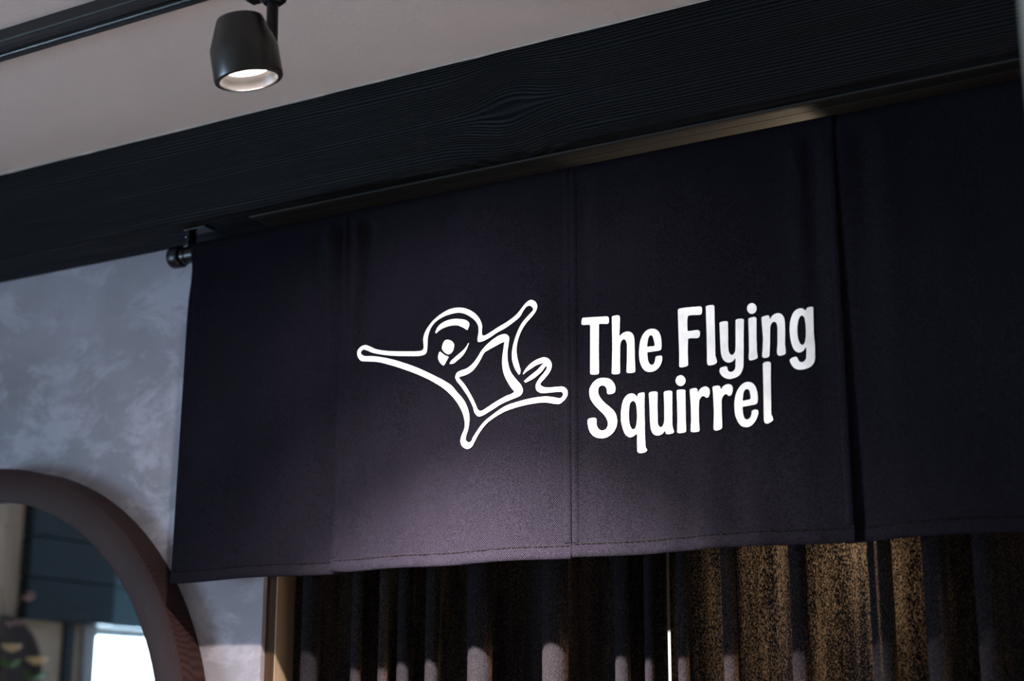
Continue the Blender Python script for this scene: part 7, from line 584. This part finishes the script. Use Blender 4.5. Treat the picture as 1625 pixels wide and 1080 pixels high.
# ================================================================ DOOR CURTAINS BEHIND
def drape(name, x0, x1, ridges, label, seed, gap_x=None):
    """flat cloth with narrow closed pleats (loops) standing forward into the room"""
    t = thing(name, ((x0+x1)/2, YC, .02), label, 'curtain', group='dark curtains in the doorway')
    path = [(x0, 0.0)]
    for xc, r in ridges:
        nk = .0016; dep = r*1.05+.020+.35*r
        px_ = path[-1][0]
        for q in range(1, 6): path.append((px_+(xc-.008-px_)*q/6, .004*math.sin(math.pi*q/6)))
        path += [(xc-.008, -.001), (xc-nk, -.006)]
        for q in range(19):                       # the loop, left neck round the front to the right neck
            a = R(-150+300*q/18)                  # 0 = straight towards the room
            path.append((xc+r*math.sin(a), -dep-r*math.cos(a)*.9))
        path += [(xc+nk, -.006), (xc+.008, -.001)]
    px_ = path[-1][0]
    for q in range(1, 7): path.append((px_+(x1-px_)*q/6, .004*math.sin(math.pi*q/6)))
    V, F = [], []; nz = 26; zt_ = 2.36; zb_ = .02; n = len(path)
    for j in range(nz+1):
        h = j/nz; z = zb_+(zt_-zb_)*h
        for i, (xx, yy) in enumerate(path):
            wob = .003*noise.noise(Vector((xx*7, z*1.2, seed)))
            g = max(0.0, 1-abs(xx-gap_x)/.05) if gap_x is not None else 0
            V.append((xx+wob*(1-g)-.0125*g*(1-h), YC+yy*(1.0-.12*h)+wob*.8, z))
    for j in range(nz):
        for i in range(n-1): F.append((j*n+i, j*n+i+1, (j+1)*n+i+1, (j+1)*n+i))
    obj('drape_cloth', V, F, 'drape', t, True)
    return t
YC = 2.232
drape('door_curtain', -1.7335, -1.0005, [(-1.6672, 0.016), (-1.574, 0.01), (-1.5176, 0.009), (-1.475, 0.011), (-1.4181, 0.012), (-1.3174, 0.021), (-1.178, 0.022), (-1.0655, 0.012), (-1.0201, 0.008)], 'dark pleated curtain hanging in the left half of the doorway', 3, -1.0005)
drape('door_curtain', -.9995, -.2870, [(-0.964, 0.009), (-0.8866, 0.011), (-0.7756, 0.013), (-0.6531, 0.017), (-0.5738, 0.017), (-0.5041, 0.015)], 'dark open-weave curtain glowing warm in the right half of the doorway', 8)
cr = thing('curtain_rail', (-1.0, 2.24, 2.362), 'black rail above the pleated door curtains', 'curtain rail')
tube('rail_pole', [(-1.7340, 2.240, 2.368), (-.2870, 2.240, 2.368)], .006, 'black_metal', cr, 14)

# lamps of the room behind: an up-and-down pendant on the right, a paper lantern further in
pe = thing('pendant_lamp', (-.64, 2.60, 2.06), 'small black up-and-down pendant lamp behind the curtain', 'lamp')
lathe('lamp_tube', [(.034, 0), (.036, .002), (.036, .088), (.034, .090), (.033, .088), (.033, .002)], (-.64, 2.60, 2.06), (0, 0, 1), 'lamp_black', pe, 28, True)
lathe('lens', [(.032, .040), (.032, .050)], (-.64, 2.60, 2.06), (0, 0, 1), 'lens', pe, 24)
tube('cord', [(-.64, 2.60, 2.11), (-.64, 2.60, CEIL)], .003, 'black_metal', pe, 8)
for nm, p, z, tgt, half, bl in (('pendant_uplight', BACK_UP, 2.16, (-.88, 2.13, 2.463), 19, .35), ('pendant_downlight', BACK_SPOT, 2.05, (-.76, 2.23, 1.76), 25, 1.0)):
    d = bpy.data.lights.new(nm, 'SPOT'); d.energy = p; d.color = (1, .78, .55); d.spot_size = R(2*half); d.spot_blend = bl; d.shadow_soft_size = .012
    o = bpy.data.objects.new(nm, d); C.objects.link(o); o.parent = pe
    w0 = Vector((-.64, 2.60, z)); o.location = w0-pe.location
    o.rotation_euler = (w0-Vector(tgt)).to_track_quat('Z', 'Y').to_euler()
ln = thing('paper_lantern', (-1.97, 4.4, 1.34), 'tall white paper lantern seen through the curtain slit', 'lamp')
M['paper'] = emitter('lit_paper', (1, .93, .88), 1.6)
lathe('paper_shade', [(.04, 0), (.075, .03), (.085, .15), (.085, .35), (.075, .47), (.04, .5)], (-1.97, 4.4, 1.34), (0, 0, 1), 'paper', ln, 28)
tube('lantern_cord', [(-1.97, 4.4, 1.84), (-1.97, 4.4, CEIL)], .004, 'black_metal', ln, 8)

# ================================================================ ROUND MIRROR
mc = Vector((-2.416, 0, CZ-.0508)); RO, RI = .5542, .4886
mr = thing('wall_mirror', (mc.x, YW, mc.z-RO), 'large round mirror in a deep walnut frame on the plaster wall', 'mirror')
yf, yk = 2.110, YW-.0005
lathe('mirror_frame', [(RO, yk), (RO, yf+.004), (RO-.001, yf+.0012), (RO-.004, yf), (RI+.004, yf), (RI+.001, yf+.0012), (RI, yf+.004), (RI, yk)], (mc.x, 0, mc.z), (0, 1, 0), 'mirror_frame', mr, 128, True)
lathe('mirror_glass', [(RI-.0003, 2.133), (RI-.0003, 2.139)], (mc.x, 0, mc.z), (0, 1, 0), 'mirror', mr, 128)

# ================================================================ WHAT THE MIRROR SHOWS: cabinet, vase, dried flowers, wall basket
cab = thing('tall_cabinet', (-3.99, .61, 0), 'brown tall cabinet beside the window seen in the mirror', 'cabinet')
box('body', (XL+.002, -3.82, .34, .785, .06, 1.42), 'cabinet', cab, .004)
box('plinth', (XL+.01, -3.84, .36, .77, 0, .06), 'dark_board', cab, .002)
for y0, y1 in ((.348, .558), (.564, .777)):
    d = box('door', (-3.82, -3.802, y0, y1, .075, 1.41), 'cabinet', cab, .003)
    lathe('knob', [(.004, 0), (.006, .012), (.011, .018), (.008, .026)], (-3.802, .54 if y0 < .4 else .582, .8), (1, 0, 0), 'black_metal', d, 14)
M['vase'] = flat('dark_stoneware', (.05, .045, .05), .4)
M['petal'] = flat('pale_yellow_petals', (.80, .66, .40), .6)
M['petal2'] = flat('dusty_pink_dried_heads', (.36, .24, .26), .8)
M['leaf'] = flat('green_leaves', (.10, .22, .07), .6)
M['stem'] = flat('dried_brown_stems', (.12, .075, .05), .8)
M['cane'] = flat('dark_woven_cane', (.05, .045, .055), .6)
fv = thing('flower_vase', (-3.96, .69, 1.42), 'dark vase of yellow and dried pink flowers on the tall cabinet', 'vase')
lathe('vase', [(.03, 0), (.045, .01), (.055, .08), (.035, .16), (.022, .19), (.026, .205), (.020, .205), (.018, .19)], (-3.96, .69, 1.42), (0, 0, 1), 'vase', fv, 28)
random.seed(5)
def blob(name, c, r, mat, parent, n=7):
    V, F = [], []
    for k in range(n):
        a = 2*math.pi*k/n; d = Vector((math.cos(a), math.sin(a), 0)); s_ = Vector((-d.y, d.x, 0)); b0 = len(V); c_ = Vector(c)
        for t, wd, up in ((.05, .15, 0), (.5, .5, .25), (1, .3, .7)):
            V += [c_+d*r*t-s_*r*wd+Vector((0, 0, r*up)), c_+d*r*t+s_*r*wd+Vector((0, 0, r*up))]
        F += [(b0, b0+1, b0+3, b0+2), (b0+2, b0+3, b0+5, b0+4)]
    return obj(name, V, F, mat, parent, True)
for i in range(9):
    tall = i > 2
    top = Vector((-3.96+random.uniform(-.06, .10), .69+random.uniform(-.05, .05)+(.01 if tall else -.03), 1.42+(random.uniform(.48, .85) if tall else random.uniform(.28, .40))))
    b0 = Vector((-3.96, .69, 1.60)); mid = (b0+top)/2+Vector((random.uniform(-.02, .02), random.uniform(-.02, .02), .03))
    tube('stem', [b0, mid, top], .002, 'stem', fv, 6)
    if tall:
        for q in range(4): blob('dried_head', top+Vector((random.uniform(-.03, .03), random.uniform(-.03, .03), -q*.03*random.uniform(.6, 1.6))), random.uniform(.014, .024), 'petal2', fv, 6)
    else:
        blob('flower', top, .034, 'petal', fv, 8); blob('leaf', top-Vector((0, 0, .05)), .04, 'leaf', fv, 4)
bk = thing('wall_basket', (XL, .51, 1.57), 'round dark woven basket hanging on the wall beside the window', 'basket')
for i in range(9):
    r = .02+i*.019
    lathe('woven_ring', [(r, 0), (r+.0165, 0), (r+.0165, .012), (r, .012)], (XL+.001+(.028*(i/8)**2), .51, 1.745), (1, 0, 0), 'cane', bk, 40, True)
